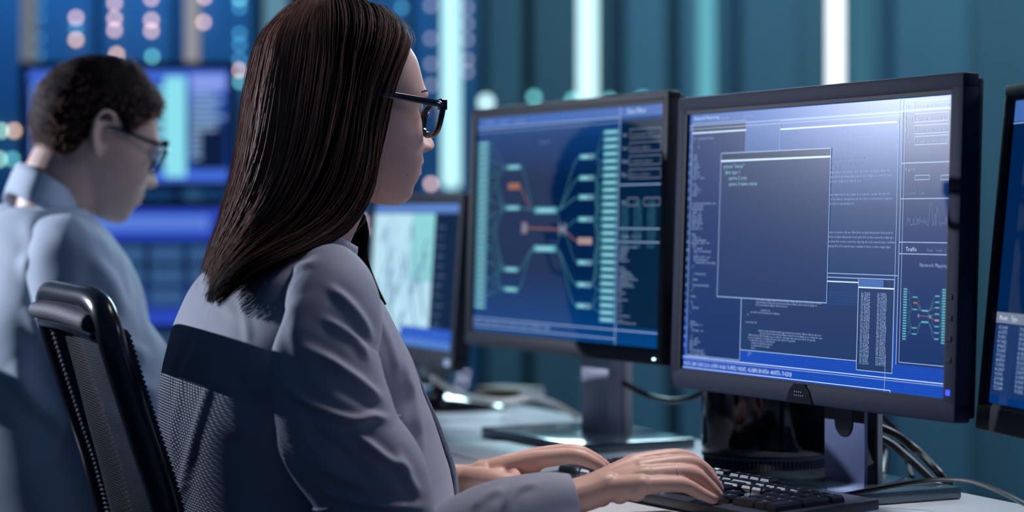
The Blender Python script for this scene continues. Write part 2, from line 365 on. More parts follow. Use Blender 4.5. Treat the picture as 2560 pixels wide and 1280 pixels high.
# ------------------------------------------------------------------ glyphs for everything written on screens
GLY = {}
def glyph(ch):
    if ch in GLY: return GLY[ch]
    cu = bpy.data.curves.new('glyph', 'FONT'); cu.body = ch; cu.resolution_u = 1; cu.size = 1.0; cu.fill_mode = 'BOTH'
    o = bpy.data.objects.new('glyph', cu); me = o.to_mesh()
    v = np.array([p.co[:] for p in me.vertices]) if len(me.vertices) else np.zeros((0, 3)); f = [tuple(p.vertices) for p in me.polygons]
    w = (v[:, 0].max() + 0.07) if len(v) else 0.3
    o.to_mesh_clear(); bpy.data.objects.remove(o); bpy.data.curves.remove(cu)
    GLY[ch] = (v, f, w); return GLY[ch]
def homography(src, dst):
    A = []; B = []
    for (x, y), (u, v) in zip(src, dst):
        A.append([x, y, 1, 0, 0, 0, -u*x, -u*y]); B.append(u)
        A.append([0, 0, 0, x, y, 1, -v*x, -v*y]); B.append(v)
    h = np.linalg.solve(np.array(A, float), np.array(B, float)); return np.append(h, 1).reshape(3, 3)
class UI:
    """draws on a screen of width w, height h metres (origin lower left, front at y=0 facing -y)"""
    def __init__(s, w, h, quad=None):
        s.w, s.h = w, h; s.mb = MB(); s.mats = []; s.lay = 0
        s.H = homography(quad, [(0, h), (w, h), (w, 0), (0, 0)]) if quad else None
    def p(s, px, py):
        q = s.H @ np.array([px, py, 1.0]); return q[0]/q[2], q[1]/q[2]
    def mi(s, m):
        if m not in s.mats: s.mats.append(m)
        return s.mats.index(m)
    def quad(s, pts, m, lay=1):
        y = -0.00012*lay; s.mb.add([(a, y, b) for a, b in pts], [(0, 1, 2, 3)], s.mi(m))
    def fill(s, x0, y0, x1, y1, m, lay=1):      # in metres
        s.quad([(x0, y0), (x1, y0), (x1, y1), (x0, y1)], m, lay)
    def seg(s, a, b, t, m, lay=3):
        a = np.array(a); b = np.array(b); d = b - a; L = np.hypot(*d)
        if L < 1e-6: return
        n = np.array([-d[1], d[0]])/L*t/2; s.quad([a - n, b - n, b + n, a + n], m, lay)
    def poly(s, pts, t, m, lay=3):
        for a, b in zip(pts[:-1], pts[1:]): s.seg(a, b, t, m, lay)
    def rect(s, x0, y0, x1, y1, t, m, lay=3): s.poly([(x0, y0), (x1, y0), (x1, y1), (x0, y1), (x0, y0)], t, m, lay)
    def rectpx(s, px0, py0, px1, py1, t, m, lay=3, fill=None, flay=1):
        """box whose left edge starts at (px0,py0) top-left and (px1,py1) bottom-right in photo pixels"""
        a = s.p(px0, py0); b = s.p(px1, py1)
        if fill: s.fill(a[0], b[1], b[0], a[1], fill, flay)
        if t: s.rect(a[0], b[1], b[0], a[1], t, m, lay)
        return a[0], b[1], b[0], a[1]
    def text(s, x, y, st, size, m, lay=4, xs=1.0):
        cx = x; k = s.mi(m); yy = -0.00012*lay
        for ch in st:
            v, f, w = glyph(ch)
            if len(v): s.mb.add([(cx + a*size*xs, yy, y + b*size) for a, b, _ in v], f, k)
            cx += w*size*xs
        return cx
    def build(s, parent, Mx, name='screen'):
        me = bpy.data.meshes.new(name); me.from_pydata([tuple(Mx @ Vector(v)) for v in s.mb.v], [], s.mb.f); me.polygons.foreach_set('material_index', s.mb.m)
        me.update(); return link(name, me, s.mats, parent, smooth=False)

def screen_mat(name, stops, strength, rough=0.33, h=0.324, grid=False, spec=0.55):
    """lit LCD picture: vertical colour ramp + a satin front film"""
    m = bpy.data.materials.new(name); m.use_nodes = True; nt = m.node_tree; b = nt.nodes['Principled BSDF']
    b.inputs['Base Color'].default_value = (0.006, 0.007, 0.010, 1); b.inputs['Roughness'].default_value = rough; b.inputs['Specular IOR Level'].default_value = spec
    at = nt.nodes.new('ShaderNodeUVMap'); at.uv_map = 'UVMap'; sp = nt.nodes.new('ShaderNodeSeparateXYZ'); nt.links.new(at.outputs[0], sp.inputs[0])
    cr = nt.nodes.new('ShaderNodeValToRGB'); el = cr.color_ramp.elements
    while len(el) < len(stops): el.new(0.5)
    for e, (p_, c) in zip(el, stops): e.position = p_; e.color = (*c, 1)
    nt.links.new(sp.outputs[1], cr.inputs[0])
    out = cr.outputs[0]
    if grid:
        def mth(op, a, b_):
            n = nt.nodes.new('ShaderNodeMath'); n.operation = op
            for i, q in enumerate((a, b_)):
                if isinstance(q, (int, float)): n.inputs[i].default_value = q
                else: nt.links.new(q, n.inputs[i])
            return n.outputs[0]
        gx = mth('GREATER_THAN', mth('FRACT', mth('MULTIPLY', sp.outputs[0], 150), 0), 0.86); gy = mth('GREATER_THAN', mth('FRACT', mth('MULTIPLY', sp.outputs[1], 100), 0), 0.86)
        g = mth('MULTIPLY', mth('MAXIMUM', gx, gy), mth('MULTIPLY', mth('LESS_THAN', sp.outputs[1], 0.33), 0.10))
        mx = nt.nodes.new('ShaderNodeMix'); mx.data_type = 'RGBA'; nt.links.new(g, mx.inputs[0]); nt.links.new(out, mx.inputs[6]); mx.inputs[7].default_value = (0.10, 0.25, 0.70, 1); out = mx.outputs[2]
    nt.links.new(out, b.inputs['Emission Color']); b.inputs['Emission Strength'].default_value = strength
    return m
def ui_mat(name, color, strength=1.0): return mat(name, (0.006, 0.007, 0.01), 0.25, emit=color, estr=strength, spec=0.085)

def monitor(name, W_, H_, bez, L, R, zt, zb, tilt, label, depth=0.055, neck='slate', base=None, frame=None, quad=None, bot=None):
    """L,R: plan positions of left/right bezel corners as the viewer sees them; returns root, UI, matrix for the screen"""
    L = Vector(L); R = Vector(R); d = (R - L); ang = math.atan2(d.y, d.x); mid = (L + R) / 2
    Wd = d.length; Hh = zt - zb; bot = bot or bez
    root = empty(name, (mid.x, mid.y, DZ), ang); tag(root, label, 'monitor')
    T = Matrix.Translation((0, 0, (zt + zb)/2 - DZ)) @ Matrix.Rotation(-tilt, 4, 'X')
    w, h = Wd/2, Hh/2
    fm = frame or M['bezel']
    # bezel: ring with bevelled edges
    mb = MB(); b = bez; r = 0.006
    mb.box(-w, w, 0.0, 0.022, h - b, h, 0.0035, M=T); mb.box(-w, w, 0.0, 0.022, -h, -h + bot, 0.0035, M=T)
    mb.box(-w, -w + b, 0.0002, 0.022, -h + bot*0.5, h - b*0.5, 0.0035, M=T); mb.box(w - b, w, 0.0002, 0.022, -h + bot*0.5, h - b*0.5, 0.0035, M=T)
    bz = mb.build('bezel', fm, root)
    # glossy black inner lip
    lip = MB()
    for x0, x1, z0, z1 in ((-w+b-.001, w-b+.001, h-b-.0035, h-b+.001), (-w+b-.001, w-b+.001, -h+bot-.001, -h+bot+.0015), (-w+b-.001, -w+b+.0035, -h+bot, h-b), (w-b-.0015, w-b+.001, -h+bot, h-b)):
        lip.box(x0, x1, 0.001, 0.012, z0, z1, M=T)
    lip.build('inner_lip', M['lip_satin'], bz, smooth=False)
    bc = MB().box(-w + .004, w - .004, 0.020, 0.032, -h + .004, h - .004, 0.004, M=T).box(-w*.75, w*.75, 0.03, depth, -h*.75, h*.75, 0.01, M=T)
    bc.build('back_casing', M['bezel_dark'], root)
    sw, sh = Wd - 2*b, Hh - b - bot
    S = T @ Matrix.Translation((-w + b, 0.006, -h + bot))
    ui = UI(sw, sh, quad)
    return root, ui, S, T, w, h, bz
def finish_screen(ui, root, S, bg):
    ui.mb.v = [(0, 0, 0), (ui.w, 0, 0), (ui.w, 0, ui.h), (0, 0, ui.h)] + ui.mb.v
    ui.mb.f = [(0, 1, 2, 3)] + [tuple(i + 4 for i in q) for q in ui.mb.f]
    ui.mats = [bg] + ui.mats; ui.mb.m = [0] + [i + 1 for i in ui.mb.m]
    me = bpy.data.meshes.new('screen'); me.from_pydata([tuple(S @ Vector(v)) for v in ui.mb.v], [], ui.mb.f); me.polygons.foreach_set('material_index', ui.mb.m)
    uvl = me.uv_layers.new(name='UVMap'); vi = np.empty(len(me.loops), np.int32); me.loops.foreach_get('vertex_index', vi)
    vv = np.array(ui.mb.v)[vi]; uvl.data.foreach_set('uv', np.stack([vv[:, 0]/ui.w, vv[:, 2]/ui.h], 1).astype(np.float32).ravel())
    me.update(); return link('screen', me, ui.mats, root, smooth=False)

U = dict(line=ui_mat('ui_line', (0.42, 0.60, 1.0), 0.75), bright=ui_mat('ui_bright', (0.62, 0.80, 1.0), 1.05), txt=ui_mat('ui_text', (0.42, 0.60, 0.95), 0.72), dimtxt=ui_mat('ui_text_dim', (0.30, 0.45, 0.80), 0.6),
         cy=ui_mat('ui_cyan', (0.16, 0.62, 0.78), 0.62), cyl=ui_mat('ui_cyan_line', (0.10, 0.40, 0.56), 0.42), cyb=ui_mat('ui_cyan_bright', (0.45, 0.85, 0.95), 0.8), orange=ui_mat('ui_orange', (0.75, 0.30, 0.20), 0.45),
         salmon=ui_mat('ui_salmon', (0.72, 0.50, 0.50), 0.55), win=ui_mat('ui_window', (0.012, 0.045, 0.17), 0.75), dark=ui_mat('ui_dark', (0.006, 0.030, 0.10), 0.75), bar=ui_mat('ui_bar', (0.06, 0.16, 0.50), 0.9), grey=ui_mat('ui_grey', (0.30, 0.36, 0.52), 0.6),
         side=ui_mat('ui_side', (0.004, 0.030, 0.15), 0.9), navy=ui_mat('ui_navy', (0.0, 0.018, 0.06), 0.8), cyt=ui_mat('ui_cyan_text', (0.45, 0.85, 0.95), 0.75))
LOR = ('lorem ipsum dolor sit amet consectetur adipiscing elit sed do eiusmod tempor incididunt ut labore et dolore magna aliqua ut enim ad minim veniam quis nostrud exercitation '
       'ullamco laboris nisi ut aliquip ex ea commodo consequat duis aute irure dolor in reprehenderit in voluptate velit esse cillum dolore eu fugiat nulla pariatur ') * 6
def lor(n, k): return LOR[k:k + n].strip()
def codeline(n, r):
    s = ''
    while len(s) < n: s += r.choice(['if ', 'local ', 'value', 'state', ' = ', 'name', '_set', '()', 'end ', 'self.', 'index', ', ', 'path', '; ', 'type', 'data'])
    return s[:n]
def flow(ui, x0, x1, y0, y1, big=True):
    """the node-and-pipe diagram inside the box (metres)"""
    X = lambda a: x0 + (x1 - x0)*a
    Yv = lambda a: y1 - (y1 - y0)*a
    W_ = x1 - x0; hh = (y1 - y0)
    nl, nr = 30 if big else 20, 27 if big else 20
    t = 0.0016 if big else 0.0006
    def curve(a, b, m, tt=t, k=0.5):
        (ax, ay), (bx, by) = a, b; pts = []
        for i in range(15):
            q = i/14; e = q*q*(3 - 2*q); pts.append((ax + (bx-ax)*q, ay + (by-ay)*e))
        ui.poly(pts, tt, m, 3)
    def node(cx, cy, w, h, m, inner=True):
        ui.fill(cx - w/2, cy - h/2, cx + w/2, cy + h/2, m, 4)
        if inner and big:
            ui.fill(cx - w*0.34, cy - h*0.16, cx + w*0.34, cy + h*0.16, U['cyb'], 5)
    L_ = [(X(.285), Yv(a)) for a in (.165, .40, .755, .87)]; Rn = [(X(.795), Yv(a)) for a in (.135, .262, .375, .50, .625+.11, .86, .985)]
    Rn = [(X(.80), Yv(a)) for a in (.125, .240, .345, .465, .70, .82, .935)]
    wL = W_*.10; hN = hh*.026
    Lx = X(.05); Rx = X(.955)
    lrows = [(Lx, Yv(.02 + .96*i/(nl-1))) for i in range(nl)]; rrows = [(Rx, Yv(.0 + 1.0*i/(nr-1))) for i in range(nr)]
    for i, (x, y) in enumerate(lrows): node(x, y, W_*.085, hh*.62/nl, U['cy'])
    for i, (x, y) in enumerate(rrows): node(x, y, W_*.095, hh*.68/nr, U['cy'])
    for j, n_ in enumerate(L_):
        node(n_[0], n_[1], wL, hN, U['cy'])
        lo, hi = [(0, .38), (.05, .75), (.30, .98), (.62, 1.0)][j]
        for i in range(int(lo*nl), int(hi*nl), 3 if big else 4): curve((Lx + W_*.045, lrows[i][1]), (n_[0] - wL/2, n_[1]), U['cyl'], t*0.8)
    for j, n_ in enumerate(Rn):
        node(n_[0], n_[1], wL*.95, hN*1.1, U['cy'])
        if big: ui.fill(n_[0] + wL*.1, n_[1] - hN*.3, n_[0] + wL*.45, n_[1] + hN*.3, U['grey'], 6)
        lo, hi = [(0, .28), (.15, .55), (.22, .62), (.3, .72), (.45, .78), (.55, .86), (.80, 1.0)][j]
        for i in range(int(lo*nr), int(hi*nr), 2 if big else 4): curve((n_[0] + wL*.5, n_[1]), (Rx - W_*.05, rrows[i][1]), U['cyl'], t*0.8)
    c1 = (X(.525), Yv(.415)); c2 = (X(.525), Yv(.63))
    for c in (c1, c2): node(c[0], c[1], W_*.155, hh*.036, U['cy'])
    e = W_*.078
    for n_ in L_[:2]: curve((n_[0] + wL/2, n_[1]), (c1[0] - e, c1[1]), U['cyl'], t*1.2)
    for n_ in L_[2:]: curve((n_[0] + wL/2, n_[1]), (c2[0] - e, c2[1]), U['cyl'], t*1.2)
    for n_ in Rn[:3]: curve((c1[0] + e, c1[1]), (n_[0] - wL/2, n_[1]), U['cyl'], t*1.3)
    for n_ in Rn[5:]: curve((c2[0] + e, c2[1]), (n_[0] - wL/2, n_[1]), U['cyl'], t*1.3)
    g = (X(.645), Yv(.52)); g2 = (X(.375), Yv(.515))
    curve((c1[0] + e, c1[1]), (g[0]-.003, g[1]), U['cyl'], t); curve((c2[0] + e, c2[1]), (g[0]-.003, g[1]), U['cyl'], t)
    curve(g, (Rn[3][0] - wL/2, Rn[3][1]), U['cyl'], t); curve(g, (Rn[4][0] - wL/2, Rn[4][1]), U['cyl'], t)
    ui.seg(g2, g, t*1.1, U['orange'], 3)
    node(X(.29), Yv(.275), wL*.85, hh*.036, U['orange'], False); ui.poly([(X(.33), Yv(.275)), (X(.37), Yv(.33)), (X(.41), Yv(.40))], t, U['orange'], 3)
    node(X(.80), Yv(.583), wL*.95, hh*.038, U['salmon'], False); curve(g, (X(.75), Yv(.583)), U['orange'], t)
    node(g[0], g[1], W_*.05, hh*.066, U['grey'], False); node(g2[0], g2[1], W_*.04, hh*.062, U['grey'], False)
    if big:
        for a in (-1, 1):
            ui.fill(g[0] - .006, g[1] + a*.006 - .002, g[0] + .006, g[1] + a*.006 + .002, U['navy'], 6); ui.fill(g2[0] - .004, g2[1] + a*.006 - .002, g2[0] + .004, g2[1] + a*.006 + .002, U['orange'], 6)

# ---- main monitor -------------------------------------------------------------
q1 = [(1719, 277), (2388, 224), (2364, 1015), (1699, 935)]
zt1 = CAMZ + (HOR - 244)*2.70/F; zb1 = CAMZ - (967 - HOR)*2.70/F
r1, u1, S1, T1, w1, h1, bz1 = monitor('monitor', .556, .361, .0185, (0.2045, 2.705), (0.4635, 2.214), zt1, zb1, math.radians(2.0),
        'large black monitor showing code windows, right in front of the typing hands', quad=q1, bot=.023)
r = random.Random(3)
u1.rectpx(1716, 277, 2388, 262, 0, None, fill=None)
wd, hd = u1.w, u1.h
u1.fill(0, hd*0.945, wd, hd, U['bar'], 1)
ax, ay = u1.p(1733, 292); u1.text(ax, ay - .003, 'Network Monitoring', .0062, U['bright']); ax, ay = u1.p(1800, 290); u1.text(ax, ay - .003, 'System', .0058, U['txt']); ax, ay = u1.p(1858, 285); u1.text(ax, ay - .003, 'Services', .0058, U['txt'])
u1.seg((0, hd*.945), (wd, hd*.945), .0010, U['line']); u1.seg((0, hd*.932), (wd*.83, hd*.932), .0008, U['line'])
# left code window
A = u1.rectpx(1729, 308, 1845, 912, .0009, U['line'], fill=U['side']); u1.fill(A[0], A[3]-.011, A[2], A[3], U['dark'], 2); u1.seg((A[0], A[3]-.0115), (A[2], A[3]-.0115), .0018, U['bright'])
y = A[3] - .020; k = 0
for n_, ind in [(24,0),(1,3),(1,3),(1,3),(0,0),(0,0),(4,0),(5,0),(6,0),(7,0),(7,0),(8,0),(7,0),(8,0),(14,0),(0,0),(4,0),(6,0),(11,0),(11,0),(5,0),(0,0),(0,0),(26,0),(14,0),(12,0),(13,0),(14,0),(13,0),(12,0),(15,0),(11,0),(14,0),(0,0),(5,0),(10,1),(14,1),(24,0),(6,1),(12,2),(20,2),(5,2),(22,2),(16,2),(24,3),(1,2),(1,1),(0,0),(16,2),(1,2),(6,2),(1,1),(18,2),(1,2),(1,1),(0,0),(6,1),(0,0),(2,1),(1,2),(8,2),(1,1),(1,1),(0,0),(0,0),(5,1),(14,1),(4,1),(14,2),(0,0),(5,1),(12,1),(13,1),(10,1),(4,1),(19,1),(20,1),(24,1),(1,1)]:
    if n_: u1.text(A[0] + .004 + ind*.0035, y, codeline(n_, r), .0046, U['txt'])
    y -= .00352; 
for i in range(24): u1.text(A[0] - .0060, A[1] + .01 + i*(A[3] - A[1] - .03)/24, 'DMATCSIKFE'[i % 10], .0062, U['txt'], 3)
# big text window
B = u1.rectpx(1949, 300, 2243, 697, .0009, U['line']); B = (B[0], u1.p(2225, 697)[1], u1.p(2243, 295)[0], B[3])
u1.seg((B[0], B[3]-.010), (B[2], B[3]-.010), .0018, U['bright'])
y = B[3] - .017
for i, (n_, ind) in enumerate(((19, 1), (6, 2), (14, 3), (3, 4), (12, 5), (0, 0), (88, 8), (86, 8), (70, 4))):
    if n_: u1.text(B[0] + .004 + ind*.003, y, lor(n_, i*31), .0042, U['dimtxt'], xs=.85)
    y -= .0052
for yy, rows in ((435, (78, 80, 42)), (478, (3,)), (492, (80, 80, 34)), (588, (84, 84, 84, 80))):
    ax, ay = u1.p(2070, yy)
    for i, n_ in enumerate(rows): u1.text(ax, ay - i*.0052, lor(n_, i*37 + yy), .0042, U['txt'], xs=.78)
# right side panel
xr = u1.p(2255, 300)[0]
u1.fill(xr, hd*.10, wd, hd*.94, U['side'], 1)
u1.seg((xr, hd*.10), (xr, hd), .0011, U['line']); u1.seg((xr - .006, hd*.085), (xr - .006, hd), .0009, U['line'])
for yy in (408, 500, 612, 642): a_ = u1.p(2300, yy)[1]; u1.seg((xr, a_), (wd, a_), .0010, U['line'])
for i, yy in enumerate((268, 300, 330, 358)):
    x_, y_ = u1.p(2262, yy); u1.text(x_, y_, ('Lat', 'Long', 'Date', 'Report')[i], .0055, U['txt']); x_, y_ = u1.p(2285, yy); u1.rect(x_, y_ - .002, wd - .010, y_ + .007, .0007, U['line']); u1.text(x_ + .003, y_, lor(24, 40*i), .005, U['txt'])
x_, y_ = u1.p(2262, 430); u1.text(x_, y_, 'Report', .0055, U['txt'])
for a_, b_ in ((2285, 2322), (2350, 2375)): p_ = u1.p(a_, 452); q_ = u1.p(b_, 440); u1.rect(p_[0], p_[1], q_[0], q_[1], .0007, U['line'])
x_, y_ = u1.p(2262, 490); u1.text(x_, y_, 'Location   Link', .005, U['dimtxt'])
pts = [(xr + .012 + (wd - xr - .02)*i/40, u1.p(2300, 600)[1] + .012 + (.030 if 22 < i < 34 else .010)*r.random()) for i in range(41)]; u1.poly(pts, .0004, U['dimtxt'])
x_, y_ = u1.p(2262, 634); u1.text(x_, y_, 'Traffic', .0062, U['bright']); u1.text(x_ + .035, y_, 'Stats   Load   Log', .005, U['dimtxt'])
x_, y_ = u1.p(2296, 674); u1.text(x_, y_, 'Network Mapping', .0058, U['txt'])
fa = u1.p(2254, 728); fb = u1.p(2366, 870); flow(u1, fa[0] + .001, wd - .006, fb[1] + .0, fa[1], big=False)
u1.poly([(xr + .005, hd*.94), (xr + .005, hd*.108), (wd, hd*.108)], .0008, U['line']); 
# lower windows
C_ = u1.p(1850, 756); D_ = u1.p(2137, 914); u1.fill(C_[0], D_[1], D_[0], C_[1], U['win'], 1); u1.rect(C_[0], D_[1], D_[0], u1.p(2137, 703)[1], .0010, U['line'], 2); yb = u1.p(2100, 712)[1]; u1.seg((C_[0], yb), (D_[0], yb), .0014, U['bright'], 2)
y = u1.p(2100, 752)[1]
for i, (n_, ind) in enumerate(((80, 2), (0, 0), (86, 6), (84, 6), (82, 6), (44, 6), (0, 0), (10, 9), (40, 3), (3, 1), (0, 0), (0, 0), (16, 0), (0, 0), (0, 0), (84, 8), (80, 9), (88, 2), (60, 2), (34, 3), (30, 4), (26, 4), (6, 4), (0, 0), (6, 2), (3, 2))):
    if n_: u1.text(C_[0] + .010 + ind*.0035, y, lor(n_, i*29 + 7), .0041, U['txt'], xs=.86)
    y -= .00305
E_ = u1.p(2144, 703); G_ = u1.p(2226, 946); u1.fill(E_[0], G_[1], G_[0], E_[1], U['win'], 1); u1.rect(E_[0], G_[1], G_[0], E_[1], .0010, U['line']); u1.seg((E_[0], E_[1] - .010), (G_[0], E_[1] - .010), .0016, U['bright']); u1.fill(E_[0]+.001, E_[1]-.009, G_[0] - (G_[0]-E_[0])*.3, E_[1]-.001, U['bar'], 2)
for i in range(28):
    y = E_[1] - .018 - i*(E_[1] - G_[1] - .022)/28
    for c in (0, 1): u1.text(E_[0] + .005 + c*(G_[0] - E_[0])*.46, y, '%d.%05d' % (r.randint(10, 99), r.randint(0, 99999)), .0044, U['txt'])
# centre window
K_ = u1.p(1801, 383); L_ = u1.p(2064, 766); u1.fill(K_[0], L_[1], L_[0], K_[1], U['win'], 5); u1.rect(K_[0], L_[1], L_[0], K_[1], .0011, U['line'], 7); u1.fill(K_[0], K_[1] - .009, L_[0], K_[1], U['dark'], 6); u1.seg((K_[0], K_[1] - .0095), (L_[0], K_[1] - .0095), .0022, U['bright'], 7)
for i, (n_, ind) in enumerate((('system "status"', 0), ('data type 1', 1), ('option 2 (on)', 3), ('option 3 name status', 3))):
    u1.text(K_[0] + .006 + ind*.004, K_[1] - .0185 - i*.0072, n_, .0068, U['cyt'], 8)
# status line
u1.seg((0, u1.p(1700, 901)[1]), (wd, u1.p(1700, 901)[1]), .0009, U['bright']); u1.seg((0, u1.p(1700, 906)[1]), (wd, u1.p(1700, 906)[1]), .0007, U['line'])
a_ = u1.p(1706, 922); st = '49.5670, 2.3800 11.5008  52.1011  60.55903  40.6363  70.478752, 99.823472  -45.638878, 589.047564  -48.837576, -70.423028'
u1.text(a_[0], u1.p(1705, 923)[1], st, .0075, U['bright'], xs=(u1.p(1976, 945)[0] - a_[0])/(sum(glyph(c)[2] for c in st)*.0075))
yb = u1.p(1700, 928)[1]; xe = u1.p(2222, 965)[0]; u1.rect(.0008, yb - .0085, xe, yb, .0008, U['bright'])
u1.seg((u1.p(2228, 300)[0], 0), (u1.p(2228, 300)[0], hd*.13), .0007, U['line'])
bg1 = screen_mat('code_screen', [(0.0, (0.0, 0.060, 0.47)), (0.10, (0.0, 0.055, 0.42)), (0.30, (0.004, 0.035, 0.15)), (0.62, (0.018, 0.055, 0.17)), (0.90, (0.07, 0.15, 0.42)), (1.0, (0.12, 0.22, 0.55))], 1.0, rough=0.25, grid=True, spec=0.085)
finish_screen(u1, r1, S1, bg1)
# badge, buttons, light
bd = MB(); bd.prism([(-.026, -.0115), (.026, -.0115), (.019, .003), (.010, .0105), (-.010, .0105), (-.019, .003)], -.0012, .001, M=T1 @ Matrix.Translation((.004, 0, -h1 + .0125))); bo = bd.build('badge', M['gloss'], bz1, smooth=False)
dots = MB()
for i in range(9): dots.box(-.008 + (i % 5)*.004 - .0004, -.008 + (i % 5)*.004 + .0008, -.0016, -.0010, -.003 + (i // 5)*.004 - .0005, -.003 + (i // 5)*.004 + .0005, M=T1 @ Matrix.Translation((.004, 0, -h1 + .0125)))
dots.build('badge_dot_pattern', M['silver'], bo, smooth=False)
for i in range(4):
    MB().box(w1 - .0145, w1 - .0075, -.0008, .002, -h1 + .062 + i*.022, -h1 + .068 + i*.022, .0008, M=T1).build('button', M['bezel'], bz1)
MB().box(w1 - .0145, w1 - .0080, -.0008, .002, -h1 + .0285, -h1 + .0345, .001, M=T1).build('power_light', M['power_b'], root if False else bz1)
# stand
def stand(root, cx, cy, w, ztop, y_off, front, side, hole=True, plate=(0.13, 0.10), plate_m=None, plate_c=(0, 0), depth=.028):
    nk = MB(); r_ = w/2
    nk.box(-r_, r_, y_off, y_off + (.005 if hole else depth), 0.012, ztop, .002)
    n = nk.build('stand_neck', front, root)
    if hole: MB().box(-r_ + .001, r_ - .001, y_off + .0045, y_off + depth, 0.012, ztop, .001).build('neck_core', M['gloss'], n)
    MB().box(r_ - .006, r_ + .0015, y_off + depth - .002, y_off + depth + (.005 if hole else .012), 0.012, ztop, .001).build('neck_side_trim', side, n)
    if hole:
        zz = .076
        pts = [(-.017, zz + .05), (.017, zz + .05), (.017, zz + .012)] + [(.017*math.cos(a), zz + .006 - .017*math.sin(a)) for a in np.linspace(0, math.pi, 12)] + [(-.017, zz + .012)]
        MB().prism(pts, y_off - .0012, y_off + .002).build('cable_opening', M['gloss'], n, smooth=False)
        MB().box(-r_*.96, r_*.96, y_off - .001, y_off + .002, zz + .008, ztop, .0005).build('upper_collar', M['bezel_dark'], n)
    px_, py_ = plate; cx_, cy_ = plate_c
    MB().box(cx_ - px_, cx_ + px_, cy_ - py_, cy_ + py_, 0.0, 0.014, .003).build('base_plate', plate_m or M['baseplate'], root)
stand(r1, 0, 0, .078, .17, .060, M['stand_dark'], M['silver_light'], plate=(.108, .085), plate_c=(.0, .060), depth=.020)

# ---- second monitor ------------------------------------------------------------
q2 = [(1175, 281), (1645, 243), (1622, 893), (1161, 829)]
zt2 = CAMZ + (HOR - 272)*3.27/F; zb2 = CAMZ - (860 - HOR)*3.27/F
r2, u2, S2, T2, w2, h2, bz2 = monitor('monitor', .556, .361, .0125, (-0.0685, 3.275), (0.1995, 2.785), zt2, zb2, math.radians(1.6),
        'black monitor showing a cyan node flow diagram, between the woman\'s face and the code monitor', quad=q2, bot=.020, frame=M['bezel_dark'])
wd, hd = u2.w, u2.h
u2.fill(0, hd*.945, wd, hd, U['bar'], 1); u2.seg((0, hd*.945), (wd*.78, hd*.945), .0014, U['line']); u2.seg((0, hd*.925), (wd*.78, hd*.925), .0012, U['dimtxt'])
for px, t_ in ((1195, 'Network'), (1232, 'System'), (1270, 'Services')): a_ = u2.p(px, 294); u2.text(a_[0], a_[1] - .002, t_, .0072, U['txt'])
xr = wd*.785
u2.seg((xr, 0), (xr, hd), .0016, U['line']); u2.fill(xr + .004, hd*.08, wd - .004, hd*.93, U['navy'], 1)
u2.text(xr + .018, hd*.958, 'Data Filter', .010, U['bright'])
for i, yy in enumerate((.865, .81, .755, .70)):
    u2.text(xr + .008, hd*yy, ('Lat', 'Lon', 'Date', 'Rep')[i], .0075, U['txt']); u2.rect(xr + .026, hd*yy - .003, wd - .010, hd*yy + .009, .0010, U['grey']); u2.text(xr + .029, hd*yy, lor(17, 30*i), .0070, U['grey'])
for yy in (.665, .485, .43): u2.seg((xr + .003, hd*yy), (wd - .004, hd*yy), .0013, U['line'])
u2.text(xr + .010, hd*.585, 'No', .0075, U['txt']); u2.rect(xr + .024, hd*.58, xr + .050, hd*.61, .0012, U['grey']); u2.rect(xr + .066, hd*.58, wd - .010, hd*.61, .0012, U['grey'])
for c in range(3):
    for i in range(17): u2.text(xr + .007 + c*.034, hd*.53 - i*.0030*1.25*hd/.324*1.0 + .02, '%d.%05d' % (r.randint(10, 99), r.randint(0, 99999)), .0052, U['cyl'])
u2.text(xr + .010, hd*.445, 'Traffic   3   5   7', .0068, U['txt'])
for i, n_ in enumerate((26, 14, 14, 12, 12, 11, 14, 0, 0, 9, 11, 18, 22, 24, 26, 16, 20, 22, 3, 5, 12, 6, 4, 14, 4, 0, 7, 0, 6, 0, 17, 0, 12, 26)):
    if n_: u2.text(xr + .006, hd*.405 - i*.0031, codeline(n_, r), .0046, U['txt'], xs=.85)
u2.seg((0, hd*.065), (wd, hd*.065), .0013, U['line']); u2.text(.004, hd*.038, st[:70], .0085, U['line'], xs=.9); u2.seg((0, hd*.027), (xr, hd*.027), .0012, U['line'])
u2.text(wd*.37, hd*.855, 'Demo 01', .0078, U['dimtxt'])
fa = u2.p(1178, 318); flow(u2, .004, xr - .004, u2.p(1500, 812)[1], hd*.875 + .004, True)
bg2 = screen_mat('flow_screen', [(0.0, (0.0, 0.065, 0.26)), (0.14, (0.0, 0.040, 0.18)), (0.30, (0.0, 0.018, 0.085)), (0.70, (0.0, 0.016, 0.075)), (0.88, (0.004, 0.045, 0.19)), (1.0, (0.02, 0.10, 0.35))], 0.85, rough=0.5, spec=0.05)
finish_screen(u2, r2, S2, bg2)
MB().lathe([(.0005, -.0012), (.0022, -.0012), (.0022, .001)], 12, M=T2 @ Matrix.Translation((w2 - .018, -.0005, -h2 + .008))).build('power_light', M['power'], bz2)
stand(r2, 0, 0, .075, .155, .060, M['silver'], M['silver_light'], hole=False, plate=(.14, .095), plate_c=(.0, .045), plate_m=M['baseplate'])
cb = MB(); cb.tube(cat_path([(-.04, .055, .20), (-.02, .03, .135), (0, .045, .125), (.02, .04, .16), (.03, .055, .20)], 20), .0035, 8); cb.build('cable_loop', M['cable'], r2)

